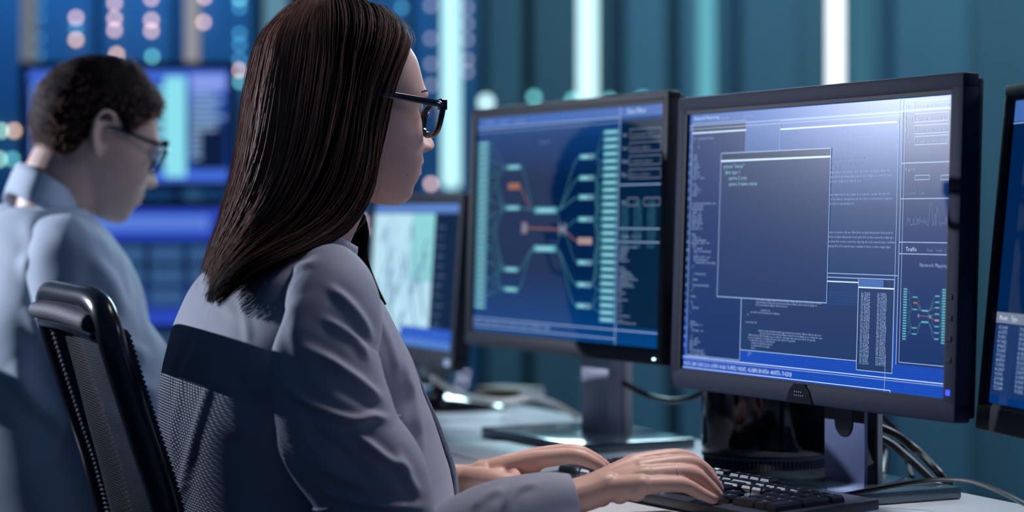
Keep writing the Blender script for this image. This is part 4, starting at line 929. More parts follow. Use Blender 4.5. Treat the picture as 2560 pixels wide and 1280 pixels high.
def hand_pieces(fr, H, elbow, k=1.0, off=None):
    J = lambda p: (fr.PY(*p) if off is None else fr.PY(*p) + off)
    w = J(H['w']); out = []
    mc = {q: J(H[q][0]) for q in 'imrp'}
    for q, rb in (('i', .0098), ('m', .0100), ('r', .0094), ('p', .0084)):
        pts = [J(p) for p in H[q]]
        out.append(caps([pts[0] + (w - pts[0])*.12, pts[0], pts[1], pts[2], pts[3]], [rb*1.15*k, rb*1.1*k, rb*.98*k, rb*.84*k, rb*.70*k], 26, 16))
        out.append(caps([w + (mc[q] - w)*.06, w + (mc[q] - w)*.5 + np.array([0, 0, .001]), mc[q]], [.0150*k, .0130*k, .0112*k], 14, 16))
    for a, b in (('i', 'm'), ('m', 'r'), ('r', 'p')):
        for s_ in (.35, .65, .9): out.append(caps([w + (mc[a] - w)*s_ - np.array([0, 0, .004]), w + (mc[b] - w)*s_ - np.array([0, 0, .004])], [.0125*k, .0125*k], 5, 14))
    tp = [J(p) for p in H['t']]
    out.append(caps([w + (tp[0] - w)*.2, tp[0], tp[1], tp[2], tp[3]], [.0165*k, .0165*k, .0120*k, .0098*k, .0075*k], 24, 16))
    out.append(caps([tp[0], mc['i'] + (w - mc['i'])*.35 - np.array([0, 0, .006]), tp[1]], [.012*k, .010*k, .009*k], 12, 14))
    hd = mc['m'] - w; hd = hd/np.linalg.norm(hd); lat = np.cross([0, 0, 1], hd); lat = lat/np.linalg.norm(lat)
    for s_ in (-1, 1): out.append(caps([elbow + lat*s_*.012, w - (w - elbow)*.45 + lat*s_*.010, w + lat*s_*.0075, w + hd*.03 + lat*s_*.010], [.018*k, .019*k, .0175*k, .0155*k], 24, 18))
    return out
elR = L(985, 1345, -.215); elL = np.array([-.02, .20, .770])
bp = [(HT(hv), hf), neck, (tv, tf)] + hand_pieces(WF, RH, elR) + hand_pieces(WF, LH, elL)
for sd, el in ((-1, elR), (1, elL)):
    bp.append(caps([(-.065 if sd < 0 else -.02, sd*.08, .97), (-.07 if sd < 0 else -.005, sd*(.150 if sd < 0 else .12), .945), (-.045 if sd < 0 else .005, sd*(.18 if sd < 0 else .15), .87), el], [.034, .026, .024, .020], 20, 18))
    bp.append(caps([(-.05, sd*.085, .52), (.16, sd*.10, .53), (.36, sd*.12, .52)], [.085, .078, .058], 16, 18))
    bp.append(caps([(.36, sd*.12, .52), (.37, sd*.12, .30), (.36, sd*.12, .10)], [.056, .050, .036], 16, 16)); bp.append(caps([(.34, sd*.12, .045), (.50, sd*.13, .035)], [.038, .030], 8, 14))
body = remeshed('body', bp, .0017, M['skin'], woman, 3)
TI = T0; cP, sP = math.cos(PW), math.sin(PW)
def to_head(c): d = c - TI; return np.stack([d[:, 0]*cP - d[:, 2]*sP, d[:, 1], d[:, 0]*sP + d[:, 2]*cP], 1)
def lips(c):
    h = to_head(c); return (h[:, 0] > .083) & (((h[:, 2] - .0465)/.0098)**2 + (h[:, 1]/.024)**2 < 1)
def mole(c): h = to_head(c); return ((h[:, 0] - .055)**2 + (h[:, 2] - .034)**2 < .0009**2) & (h[:, 1] < -.03)
paint_lips(body, [M['lip'], M['hair_b']], [lips, mole])
def hb(pts, r_, name, m, parent, seg=10, n=24, flat=None): return MB().tube(HT(cat_path(pts, n)), r_, seg, flat=flat, round_cap=True).build(name, m, parent)
for sd in (-1, 1):
    v, f = ellipsoid((.0625, sd*.0310, .1120), (.0115, .0115, .0115), 28); eo = np_obj('eye', HT(v), f, M['eye'], body); v, f = ellipsoid((.0700, sd*.0310, .1118), (.0050, .0055, .0055), 20); np_obj('iris', HT(v), f, M['iris'], eo)
    hb([(.0805, sd*.012, .1275), (.0795, sd*.026, .1305), (.0715, sd*.043, .1315), (.0610, sd*.053, .1280)], [.0008]*24, 'eyebrow', M['hair'], body, flat=(1.0, 1.0))
    lash = MB()
    for i in range(18):
        a = i/17; b0 = np.array([.0745 - .010*(a - .3)**2*4, sd*(.019 + .026*a), .1175 + .0015*math.sin(a*3.1)]); b1 = b0 + np.array([.0075, sd*.002*a, .0022]); lash.tube(HT([b0, (b0 + b1)/2 + [0, 0, -.0008], b1]), [.00035, .00028, .0001], 4)
    lash.build('eyelashes', M['hair'], eo)
# glasses
gl = empty('eyeglasses'); gl.parent = woman
GX = .0915
def rim_pts(sd, k=1.0, n=48):
    out = []
    for i in range(n):
        a = 2*math.pi*i/n; ca, sa = math.cos(a), math.sin(a); e = .62
        yy = .0285*k*np.sign(ca)*abs(ca)**e; z_ = .0182*k*np.sign(sa)*abs(sa)**e
        yy *= 1 + .10*(z_/.0195); z_ += .0035*max(0, yy/.0285)*max(0, z_/.0195)
        out.append((GX - .16*max(0, yy + .010) - .002 + z_*.10, sd*(.0345 + yy), .1010 + z_))
    return out
for sd in (-1, 1):
    p_ = rim_pts(sd); p_ = p_ + p_[:2]
    MB().tube(HT(p_), .0029, 10, flat=(1.15, 1.25)).build('rim', M['glasses'], gl)
    lp = HT(rim_pts(sd, .97)); c_ = lp.mean(0); n = len(lp); np_obj('lens', np.vstack([lp, [c_ + np.array([.0012, 0, 0])]]), [(i, (i+1) % n, n) for i in range(n)], M['lens'], gl)
    hb([(GX - .009, sd*.0665, .1155), (GX - .020, sd*.0715, .1155), (.045, sd*.0745, .1165), (.0, sd*.0765, .1170), (-.022, sd*.0770, .112), (-.035, sd*.0765, .090)], .0034, 'temple', M['glasses'], gl, flat=(.62, 1.15))
    MB().box(-.005, .004, -.004, .004, -.006, .006, .0015, M=Matrix.Translation(tuple(HT([(GX - .0085, sd*.0655, .1155)])[0]))).build('hinge', M['glasses'], gl)
hb([(GX - .001, -.008, .107), (GX + .003, 0, .110), (GX - .001, .008, .107)], .0028, 'bridge', M['glasses'], gl)
# ring
rp, r1_ = WF.PY(*RH['r'][0]), WF.PY(*RH['r'][1]); c_ = rp + (r1_ - rp)*.64; d_ = (r1_ - rp)/np.linalg.norm(r1_ - rp); a1 = np.cross(d_, [0, 0, 1]); a1 /= np.linalg.norm(a1); a2 = np.cross(d_, a1)
MB().tube([c_ + (a1*math.cos(a) + a2*math.sin(a))*.0102 for a in np.linspace(0, 2*math.pi, 34)], .0008, 8).build('ring', M['gold'], woman)
# finger nails on the far knuckled hand
for H in (RH, LH):
    for q in 'imrp':
        p3, p2 = WF.PY(*H[q][3]), WF.PY(*H[q][2]); d_ = (p3 - p2)/np.linalg.norm(p3 - p2); up = np.array([0, 0, 1.]) - d_*d_[2]; up /= np.linalg.norm(up); lt = np.cross(d_, up)
        c_ = p3 + up*.0049 - d_*.001; v = []
        for i in range(5):
            for j in range(5): a, b = (i - 2)/2, (j - 2)/2; v.append(c_ + lt*a*.0042 + d_*b*.0052*(1 - .15*a*a) - up*(.0018*a*a + .0004*b*b))
        np_obj('fingernail', v, [(i*5 + j, i*5 + j + 1, i*5 + j + 6, i*5 + j + 5) for i in range(4) for j in range(4)], M['nail'], body, solid=.0006)

# blazer
bl = empty('blazer'); bl.parent = woman
gapR = .30; v, f, nt, nz = torso_vf(JR, 220, 340, gap=(.26, .20))
n = normals(v, nt, nz, wrap=False); cen = v.reshape(nz, nt, 3).mean(1)[:, None, :].repeat(nt, 1).reshape(-1, 3)
if np.einsum('ij,ij->i', n, v - cen).mean() < 0: n = -n
BF = [([(548, 838), (532, 930), (505, 1020), (480, 1110), (452, 1230), (440, 1300)], .0048, 13), ([(508, 815), (482, 890), (455, 950), (440, 1030), (430, 1120)], .0032, 11), ([(470, 830), (440, 900), (425, 990), (430, 1100), (440, 1220)], .0022, 9),
      ([(600, 740), (612, 800), (622, 870)], .0020, 12), ([(560, 880), (600, 960), (660, 1060), (700, 1150)], -.0030, 22), ([(560, 1010), (620, 1100), (660, 1200), (700, 1290)], .0022, 22),
      ([(1000, 880), (1030, 960), (1050, 1060), (1058, 1200)], .0035, 14), ([(900, 720), (950, 800), (985, 880), (1000, 960)], .0030, 12), ([(520, 700), (560, 760), (600, 800)], .0014, 14), ([(650, 1020), (670, 1120), (720, 1230)], .003, 20)]
v = folds(WF, v, n, BF); v = v + n*(vnoise(v, 28, 1)*.0016 + vnoise(v, 70, 2)*.0005)[:, None]
np_obj('blazer_body', v, f, M['blazer'], bl, solid=.003)
tvi, tfi, a_, b_ = torso_vf(JR, 40, 60, shrink=.012, z1=1.0); np_obj('dark_top', tvi, tfi, M['lining'], woman)
# collar and lapels
def strap(pts, width, th, name, m, parent, n=60, up=None, wtab=None):
    path = cat_path(pts, n); T_ = np.gradient(path, axis=0); T_ /= np.linalg.norm(T_, axis=1)[:, None]
    wd_ = cat_path([(a_,) for a_ in (wtab or [width]*4)], n)[:, 0]; U_ = cat_path(up, n); U_ = U_ - T_*np.einsum('ij,ij->i', U_, T_)[:, None]; U_ /= np.linalg.norm(U_, axis=1)[:, None]; B_ = np.cross(T_, U_)
    v = []; 
    for i in range(n):
        for a_, b_ in ((-.5, -.3), (-.5, .3), (-.25, .5), (.25, .5), (.5, .3), (.5, -.3), (.25, -.5), (-.25, -.5)): v.append(path[i] + U_[i]*a_*wd_[i] + B_[i]*b_*th)
    f = grid_faces(8, n); f += [tuple(range(7, -1, -1)), tuple((n-1)*8 + i for i in range(8))]
    return np_obj(name, v, f, m, parent)
NB = L(600, 575, 0.0)
strap([(.012, -.072, 1.018), (-.030, -.074, 1.034), (-.066, -.056, 1.046), (NB[0] + .006, 0, 1.050), (-.066, .056, 1.046), (-.030, .074, 1.034), (.012, .072, 1.018)], .034, .007, 'collar', M['blazer'], bl, up=[(0, .35, 1), (.15, .3, 1), (.35, .1, 1), (.4, 0, 1), (.35, -.1, 1), (.15, -.3, 1), (0, -.35, 1)], wtab=[.022, .034, .036, .036, .034, .022])
for sd in (-1, 1):
    pts = []; up = []
    for py in (640, 700, 780, 880, 980, 1080, 1180, 1280):
        z_ = CAMZ - (py - HOR)*2.40/F; xb_, xf_, hw_ = [float(q) for q in sections(JR, np.array([z_]))]
        yy = sd*float(interp([640, 720, 860, 1000, 1300], [.062, .052, .050, .052, .058], py)); t_ = abs(yy)/hw_; xx = (xb_ + (xf_ - xb_)*.45) + (xf_ - (xb_ + (xf_ - xb_)*.45))*(max(0, 1 - t_**(1/.86*2)))**(.86/2)
        pts.append((xx + .003, yy, z_)); up.append((.25, -sd*1.0, 0))
    strap(pts, .045, .007, 'lapel', M['blazer'], bl, up=up, wtab=[.030, .046, .050, .044, .036, .034])
# sleeves
def sleeve(fr, pts, rad, name, m, parent, lines=(), nt=150, nl=260, flat=(1, 1), seed=0, solid=.003, noise=.0018, sc=30, yf=None):
    path = cat_path(pts, nl); rr_ = cat_path([(a_,) for a_ in rad], nl)[:, 0]
    T_, N_, B_ = frames(path); a = np.arange(nt)*2*math.pi/nt
    v = (path[:, None, :] + rr_[:, None, None]*(np.cos(a)[None, :, None]*N_[:, None, :]*flat[0] + np.sin(a)[None, :, None]*B_[:, None, :]*flat[1])).reshape(-1, 3)
    if yf:      # flatter where the sleeve hangs against the body
        k_ = cat_path([(a_,) for a_ in yf], nl)[:, 0]; g_ = v.reshape(nl, nt, 3).copy(); g_[:, :, 1] = path[:, None, 1] + (g_[:, :, 1] - path[:, None, 1])*k_[:, None] - (rr_*(1 - k_)*.45)[:, None]; v = g_.reshape(-1, 3)
    n = ((v.reshape(nl, nt, 3) - path[:, None, :])); n = (n/np.linalg.norm(n, axis=2)[..., None]).reshape(-1, 3)
    v = folds(fr, v, n, lines); v = v + n*(vnoise(v, sc, seed)*noise + vnoise(v, sc*2.6, seed + 5)*noise*.3)[:, None]
    f = grid_faces(nt, nl); f.append(tuple(range(nt - 1, -1, -1)))
    return np_obj(name, v, f, m, parent, solid=solid)
SF = [([(812, 712), (865, 752), (908, 805), (930, 860)], .0058, 13), ([(800, 790), (860, 825), (900, 858), (928, 910)], .0052, 12), ([(790, 878), (855, 918), (910, 960), (958, 1008)], .0062, 13),
      ([(700, 950), (760, 1000), (835, 1036), (890, 1050), (935, 1042), (975, 1052)], .0078, 12), ([(880, 1078), (925, 1115), (970, 1150), (1030, 1178)], .0075, 13), ([(800, 1222), (860, 1245), (960, 1265), (1075, 1268)], .0071, 12),
      ([(720, 760), (700, 830), (720, 900), (770, 950)], -.0045, 26), ([(750, 1060), (820, 1110), (880, 1150), (940, 1200)], -.0058, 24), ([(830, 960), (900, 1000), (960, 1020)], -.0039, 18), ([(640, 980), (672, 1060), (712, 1140), (760, 1230)], .0054, 10),
      ([(655, 770), (690, 710), (740, 668), (800, 652)], .0039, 10), ([(990, 1120), (1020, 1190), (1050, 1240)], .0052, 14), ([(745, 860), (820, 900), (870, 940)], .0036, 14), ([(780, 1150), (850, 1190), (930, 1215)], .0039, 14)]
cuffW = L(1432, 1262, -.268)
sp = [L(832, 672, -.105), L(828, 724, -.150), L(826, 800, -.174), L(808, 890, -.186), L(822, 1000, -.198), L(858, 1110, -.207), L(925, 1215, -.212), elR + np.array([-.012, 0, -.012]), elR + np.array([.035, -.006, -.028]), elR + (cuffW - elR)*.55 + np.array([0, 0, -.010]), elR + (cuffW - elR)*.82, cuffW]
sleeve(WF, sp, [.030, .048, .054, .059, .062, .062, .062, .060, .055, .049, .041, .034], 'sleeve', M['blazer'], bl, SF + [([(1180, 1275), (1215, 1240), (1262, 1218)], .004, 12), ([(1255, 1280), (1290, 1225), (1350, 1205)], .004, 12)], flat=(1.0, .96), seed=3, yf=[1, .80, .66, .68, .75, .85, .95, 1, 1, 1, 1, 1])
cuffL = WF.W2L((-.125, 2.50, .775))
sleeve(WF, [(-.02, .08, .975), (-.005, .125, .950), (.005, .150, .88), (.0, .175, .81), elL + np.array([-.02, 0, -.005]), elL + np.array([.03, -.02, 0]), elL + (cuffL - elL)*.7, cuffL], [.036, .050, .054, .056, .056, .050, .042, .036], 'sleeve', M['blazer'], bl, (), nt=80, nl=120, seed=9)
# trousers and shoes (below the desk)
for sd in (-1, 1):
    MB().tube(cat_path([(-.06, sd*.085, .52), (.16, sd*.10, .53), (.35, sd*.12, .525), (.385, sd*.12, .45), (.375, sd*.12, .25), (.365, sd*.12, .10)], 50), cat_path([(q,) for q in (.098, .088, .070, .066, .062, .055)], 50)[:, 0], 24, round_cap=True).build('trouser_leg', M['trousers'], woman)
    MB().tube(cat_path([(.33, sd*.12, .05), (.42, sd*.125, .045), (.53, sd*.13, .035)], 20), cat_path([(q,) for q in (.044, .044, .032)], 20)[:, 0], 18, round_cap=True).build('shoe', M['gloss'], woman)

# hair: guides from roots at the parting to the tips, (pixel x, pixel y, side offset)
HG = [
 [(985, 36, -.004), (1020, 80, -.016), (1030, 118, -.030), (1034, 160, -.046), (1018, 220, -.060), (1000, 300, -.069), (957, 395, -.073), (936, 465, -.073), (906, 530, -.070), (858, 585, -.074), (782, 622, -.090), (694, 660, -.108), (605, 712, -.100), (548, 768, -.085)],
 [(945, 12, 0), (990, 70, -.030), (985, 150, -.053), (962, 235, -.070), (942, 325, -.080), (918, 405, -.083), (886, 485, -.082), (838, 548, -.085), (765, 600, -.098), (682, 642, -.110), (600, 690, -.104), (540, 752, -.085)],
 [(885, -4, 0), (918, 65, -.045), (908, 165, -.073), (890, 265, -.086), (868, 360, -.090), (835, 445, -.090), (790, 522, -.088), (730, 582, -.094), (668, 628, -.102), (600, 676, -.100), (532, 742, -.080)],
 [(830, -9, 0), (836, 65, -.050), (824, 175, -.080), (806, 280, -.089), (784, 375, -.090), (750, 460, -.088), (705, 535, -.086), (655, 590, -.088), (604, 640, -.088), (560, 690, -.080), (520, 755, -.068)],
 [(785, -6, 0), (752, 70, -.045), (735, 175, -.070), (720, 280, -.079), (702, 375, -.080), (674, 460, -.078), (640, 530, -.072), (606, 590, -.068), (574, 640, -.062), (545, 690, -.055), (520, 745, -.045)],
 [(752, 2, 0), (690, 78, -.026), (665, 180, -.042), (648, 285, -.048), (634, 375, -.048), (616, 450, -.045), (592, 520, -.040), (568, 580, -.034), (546, 632, -.028), (526, 688, -.022)],
 [(738, 8, 0), (668, 82, 0), (638, 180, 0), (618, 285, 0), (604, 370, 0), (588, 445, 0), (570, 515, 0), (549, 580, 0), (530, 632, 0), (514, 680, 0)]]
NS = 64
def arc(pts, n):
    p_ = cat_path(pts, 300); d = np.concatenate([[0], np.cumsum(np.linalg.norm(np.diff(p_, axis=0), axis=1))]); s_ = np.linspace(0, d[-1], n)
    return np.stack([np.interp(s_, d, p_[:, k]) for k in range(3)], 1)
for gi, sh_ in ((3, 0), (4, 2), (5, 2), (6, 3)):
    HG[gi] = [(q[0] + sh_*float(np.clip((620 - q[1])/200, 0, 1)), q[1], q[2]) for q in HG[gi]]
for gi, sh_ in ((0, -30), (1, -24), (2, -12)):
    HG[gi] = [(q[0] + sh_*float(np.clip((q[1] - 110)/60, 0, 1)*np.clip((440 - q[1])/120, 0, 1)), q[1], q[2]) for q in HG[gi]]
SK = HT(hv)[::2] - HT([(-.005, 0, .12)])[0]; SK = SK[SK[:, 2] > -.085]; SKR = np.linalg.norm(SK, axis=1); SKD = SK/SKR[:, None]
def on_skull(px, py, yl, off):
    ys = np.linspace(-.115, .03, 60); pts = np.array([L(px, py, y_) for y_ in ys]) - HT([(-.005, 0, .12)])[0]; r_ = np.linalg.norm(pts, axis=1)
    k_ = np.argmax((pts/r_[:, None]) @ SKD.T, axis=1); ins = (r_ < SKR[k_] + off) & (pts[:, 2] > -.06)
    if ins.any() and ys[np.argmax(ins)] < yl: return L(px, py, ys[np.argmax(ins)])
    return L(px, py, yl)
G = [arc([on_skull(*q, .006) if gi < 4 else L(*q) for q in g], NS) for gi, g in enumerate(HG)]
mir = []
for k, g in enumerate(G[:-1][::-1]):
    h = g*np.array([1, -1, 1]); h[:, 0] += np.abs(h[:, 1])*(.10 + .62*np.linspace(0, 1, NS)); mir.append(h)
# far-side front locks fall forward over the chest instead of sweeping back
for idx, dx, tipx in ((-1, 0, 1012), (-2, -14, 975)):
    h = mir[idx].copy(); k0 = 34
    low = cat_path([h[k0 - 2], L(900 + dx, 560, .060), L(895 + dx, 640, .062), L(930 + dx, 740, .060), L(975 + dx, 850, .052), L(tipx, 930, .045)], NS - k0 + 1)[1:]
    h[k0:] = low[:NS - k0]; mir[idx] = h
G = np.stack(G + mir)            # guides x NS x 3
NU = 240
HS = np.stack([cat_path(G[:, j, :], NU) for j in range(NS)], 1)    # NU x NS x 3
axis_c = HT([(-.005, 0, .12)])[0]
def push_out(X, off):
    sk = HT(hv)[::2] - axis_c; sk = sk[sk[:, 2] > -.085]; sr = np.linalg.norm(sk, axis=1); sd_ = (sk/sr[:, None]).astype(np.float32)
    f_ = X.reshape(-1, 3) - axis_c; r_ = np.linalg.norm(f_, axis=1); d_ = (f_/r_[:, None]).astype(np.float32); out_ = f_.copy()
    for a_ in range(0, len(f_), 2000):
        k_ = np.argmax(d_[a_:a_+2000] @ sd_.T, axis=1); need = sr[k_] + off[a_:a_+2000]; ok_ = d_[a_:a_+2000, 2] > -.62
        out_[a_:a_+2000] *= np.where(ok_ & (r_[a_:a_+2000] < need), need/r_[a_:a_+2000], 1)[:, None]
    return (out_ + axis_c).reshape(X.shape)
HS = push_out(HS, np.interp(np.linspace(0, 1, NU), [0, .1, .25, .75, .9, 1], [.004, .007, .0115, .0115, .007, .004])[:, None].repeat(NS, 1).ravel())
for _ in range(2): HS[:, 1:-1] = HS[:, 1:-1]*.5 + (HS[:, :-2] + HS[:, 2:])*.25
def surf(u, s):
    a = np.clip(u, 0, 1)*(NU - 1); b = np.clip(s, 0, 1)*(NS - 1); i = np.minimum(a.astype(int), NU - 2); j = np.minimum(b.astype(int), NS - 2); fu = (a - i)[..., None]; fs = (b - j)[..., None]
    return HS[i, j]*(1-fu)*(1-fs) + HS[i+1, j]*fu*(1-fs) + HS[i, j+1]*(1-fu)*fs + HS[i+1, j+1]*fu*fs
HN = np.cross(np.gradient(HS, axis=0), np.gradient(HS, axis=1)); HN /= np.linalg.norm(HN, axis=2)[..., None] + 1e-9
if np.einsum('ijk,ijk->ij', HN[:, 5:25], HS[:, 5:25] - axis_c).mean() < 0: HN = -HN
def sn(u, s):
    i = np.clip((u*(NU - 1)).astype(int), 0, NU - 1); j = np.clip((s*(NS - 1)).astype(int), 0, NS - 1); return HN[i, j]
# the dense under-layer
cut = int(NS*.84); base = HS[:, :cut] - HN[:, :cut]*.0095
bv = base.transpose(1, 0, 2).reshape(-1, 3)
hair = np_obj('hair', bv, grid_faces(NU, cut, wrap_u=False), M['hair_u'], woman)
def strands(N, npt, r0, seed, spread, umin=0, umax=1, out=(-.0045, .0008), m=None, name='hair_strands', wave=.0016, smax=(.82, 1.02), smin=0.0):
    g = np.random.default_rng(seed)
    u0 = g.uniform(umin, umax, N) if umax - umin > .9 else np.clip(g.normal((umin + umax)/2, (umax - umin)*.24, N), umin - .08, umax + .08); s1 = g.uniform(*smax, N); s0 = g.uniform(smin, smin + .06, N); lay = g.uniform(out[0], out[1], N)
    q = np.linspace(0, 1, npt)[None, :]; s = s0[:, None] + (s1 - s0)[:, None]*q
    nc = 110; cid = np.floor(u0*nc); cc = (cid + .5)/nc; cg = np.random.default_rng(99); coff = cg.normal(size=(nc + 1, 4))
    ci = cid.astype(int)
    pull = (.55*s**2.2); u = u0[:, None]*(1 - pull) + (cc[:, None] + coff[ci, 0][:, None]*.004)*pull
    u = u + wave*6*np.sin(s*9 + coff[ci, 1][:, None]*3)*s*(.4 + .6*np.abs(coff[ci, 2][:, None]))*.35 + g.normal(size=(N, 1))*spread*s
    p = surf(u, s); nn = sn(np.clip(u, 0, 1), s)
    bump_ = .0022*np.sin(u0*nc*math.pi*2)[:, None]*np.clip(s*2, 0, 1) + .0016*coff[ci, 3][:, None]*s
    ph = g.uniform(0, 6.28, (N, 1)); p = p + nn*(lay[:, None]*(1 - .3*q) + bump_ + .0008*np.sin(s*14 + ph))[..., None]
    p = p + g.normal(size=(N, 1, 3))*(spread*.35)*(s**2)[..., None]
    rad = r0*(1 - .75*q**3)*g.uniform(.7, 1.2, (N, 1))
    T_ = np.gradient(p, axis=1); T_ /= np.linalg.norm(T_, axis=2)[..., None] + 1e-9
    A_ = np.cross(T_, nn); A_ /= np.linalg.norm(A_, axis=2)[..., None] + 1e-9; B_ = np.cross(T_, A_)
    ang = np.array([math.pi/2, math.pi/2 + 2.094, math.pi/2 + 4.189])
    v = p[:, :, None, :] + rad[:, :, None, None]*(np.cos(ang)[None, None, :, None]*A_[:, :, None, :] + np.sin(ang)[None, None, :, None]*B_[:, :, None, :])
    v = v.reshape(-1, 3)
    i = np.arange(N)[:, None, None]*npt*3 + np.arange(npt - 1)[None, :, None]*3; k = np.arange(3)[None, None, :]; k2 = (k + 1) % 3
    f = np.stack([i + k, i + k2, i + k2 + 3, i + k + 3], -1).reshape(-1, 4)
    return link(name, np_mesh(name, v, f), m, hair)
strands(9500, 30, .00042, 11, .004, m=M['hair'])
strands(4600, 30, .00040, 12, .006, m=M['hair_b'], out=(-.002, .0026), umin=.30, umax=.66)  # lamp highlights on the back of the hair, put in as browner strands
strands(160, 30, .00030, 14, .006, m=M['hair_b'], out=(-.003, .0014))
strands(420, 34, .00016, 13, .022, m=M['hair_b'], out=(-.001, .006), name='stray_hairs', wave=.004, smax=(.8, 1.06))

# ------------------------------------------------------------------ man
MF = Frame(-.607, 3.10, 28.0)
man = MF.root('seated person in a pale blue shirt and glasses, head bowed, blurred at left')
LM = MF.L; PM = math.radians(20); SM = 1.02
T1m = LM(326, 552, 0.0) - transform([(.0870, 0, .012)], PM, SM, 0)[0]
HTM = lambda v: transform(v, PM, SM, T1m)
mv, mf, mnt, mnz = head_grid(90, 120, male=True)
MR = []
for py, bpx, fpx, hw in ((520, 25, 205, .075), (560, -25, 235, .12), (600, -60, 260, .165), (660, -85, 295, .195), (760, -105, 330, .205), (900, -115, 350, .205), (1100, -100, 375, .20), (1290, -80, 390, .20)):
    MR.append([CAMZ - (py - HOR)*3.08/F, LM(bpx, py, 0)[0], LM(fpx, py, 0)[0], hw])
MR.append([.50, MR[-1][1], MR[-1][2] - .02, .20])
mtv, mtf, _, _ = torso_vf(MR, 40, 50, shrink=.012); mtf = mtf + [tuple(range(49, -1, -1)), tuple(39*50 + i for i in range(50))]
melR = LM(372, 1150, -.255); mwR = np.array([.26, -.13, .775]); melL = melR*np.array([1, -1, 1]); mwL = np.array([.27, .11, .775])
mp_ = [(HTM(mv), mf), (mtv, mtf)] + [(HTM(a), b) for sd in (-1, 1) for a, b in ear_vf(sd)]
mp_.append(caps([HTM([(-.02, 0, .09)])[0], HTM([(-.025, 0, .03)])[0], LM(150, 470, 0), LM(134, 530, 0), LM(120, 600, 0)], [.056, .058, .056, .054, .050], 20, 24))
for sd, el, wr, H, in ((-1, melR, mwR, RH), (1, melL, mwL, RH)):
    base_w = WF.PY(*RH['w']); 
    off = wr - base_w
    hp = [(np.asarray(a)*1, b) for a, b in hand_pieces(WF, RH, base_w + np.array([-.2, 0, .0]))]
    for a, b in hp[:-2]: a = a - base_w; a[:, 1] *= (1 if sd < 0 else -1); mp_.append((a*1.08 + wr, b))
    mp_.append(caps([el, (el + wr)/2, wr, wr + np.array([.03, 0, 0])], [.030, .026, .022, .020], 16, 16))
    mp_.append(caps([(-.10, sd*.13, LM(0, 620, 0)[2]), (-.09, sd*.20, LM(0, 680, 0)[2]), (-.04, sd*.24, .86), el], [.036, .040, .036, .030], 16, 16))
    mp_.append(caps([(-.10, sd*.09, .53), (.15, sd*.12, .54), (.36, sd*.14, .53)], [.095, .085, .065], 14, 16)); mp_.append(caps([(.36, sd*.14, .53), (.37, sd*.14, .30), (.36, sd*.14, .10)], [.062, .055, .040], 14, 16)); mp_.append(caps([(.34, sd*.14, .05), (.52, sd*.15, .04)], [.042, .032], 8, 14))
mbody = remeshed('body', mp_, .0035, M['skin_m'], man, 2)
for sd in (-1, 1):
    v, f = ellipsoid((.0755, sd*.0315, .1135), (.012, .012, .012), 20); v = HTM(v); eo = np_obj('eye', v, f, M['eye'], mbody); v, f = ellipsoid((.0825, sd*.0318, .1130), (.0053, .0056, .0056), 14); np_obj('iris', HTM(v), f, M['iris'], eo)
    MB().tube(HTM(cat_path([(.092, sd*.012, .1275), (.093, sd*.026, .1320), (.086, sd*.043, .1320), (.076, sd*.055, .127)], 16)), .0024, 8, round_cap=True).build('eyebrow', M['hair_m'], mbody)
mg = empty('eyeglasses'); mg.parent = man
for sd in (-1, 1):
    p_ = rim_pts(sd); MB().tube(HTM(p_ + p_[:2]), .0022, 8).build('rim', M['glasses'], mg)
    lp = HTM(rim_pts(sd, .97)); n_ = len(lp); np_obj('lens', np.vstack([lp, [lp.mean(0)]]), [(i, (i+1) % n_, n_) for i in range(n_)], M['lens'], mg)
    MB().tube(HTM(cat_path([(GX - .009, sd*.066, .1235), (.06, sd*.0735, .119), (.0, sd*.0775, .117), (-.022, sd*.079, .112), (-.036, sd*.078, .09)], 24)), .0030, 8, flat=(.7, 1.0)).build('temple', M['glasses'], mg)
MB().tube(HTM([(GX, -.008, .113), (GX + .003, 0, .116), (GX, .008, .113)]), .0024, 8).build('bridge', M['glasses'], mg)
# his short hair: a thick cap over the skull, thinner at the crown, with short locks
g = mv.reshape(mnz, mnt, 3); nrm = normals(mv, mnt, mnz)
if np.einsum('ij,ij->i', nrm, mv - np.array([0, 0, .12])).mean() < 0: nrm = -nrm
def hairline(x, ay=0): return interp([-.10, -.07, -.045, -.030, -.012, .004, .02, .040, .062, .085, .1], [.034, .036, .050, .088, .135, .128, .112, .140, .158, .168, .170], x)
k = mv[:, 2] - hairline(mv[:, 0]); th = np.clip(k/.018, 0, 1)**.6*.0105 - .003 + np.clip((mv[:, 0] - .03)/.04, 0, 1)*np.clip(k/.02, 0, 1)*.008
hvv = mv + nrm*(th + vnoise(mv, 160, 4)*.0016)[:, None]
fsel = [q for q in grid_faces(mnt, mnz) if min(k[list(q)]) > -.004] + [tuple((mnz - 1)*mnt + i for i in range(mnt))]
used = sorted({i for q in fsel for i in q}); remap = {a: b for b, a in enumerate(used)}
mh = np_obj('hair', HTM(hvv[used]), [tuple(remap[i] for i in q) for q in fsel], M['hair_m'], man)
lk = []; gg = np.random.default_rng(21); cand = [i for i in used if k[i] > .002]
tv_, tf_ = [], []
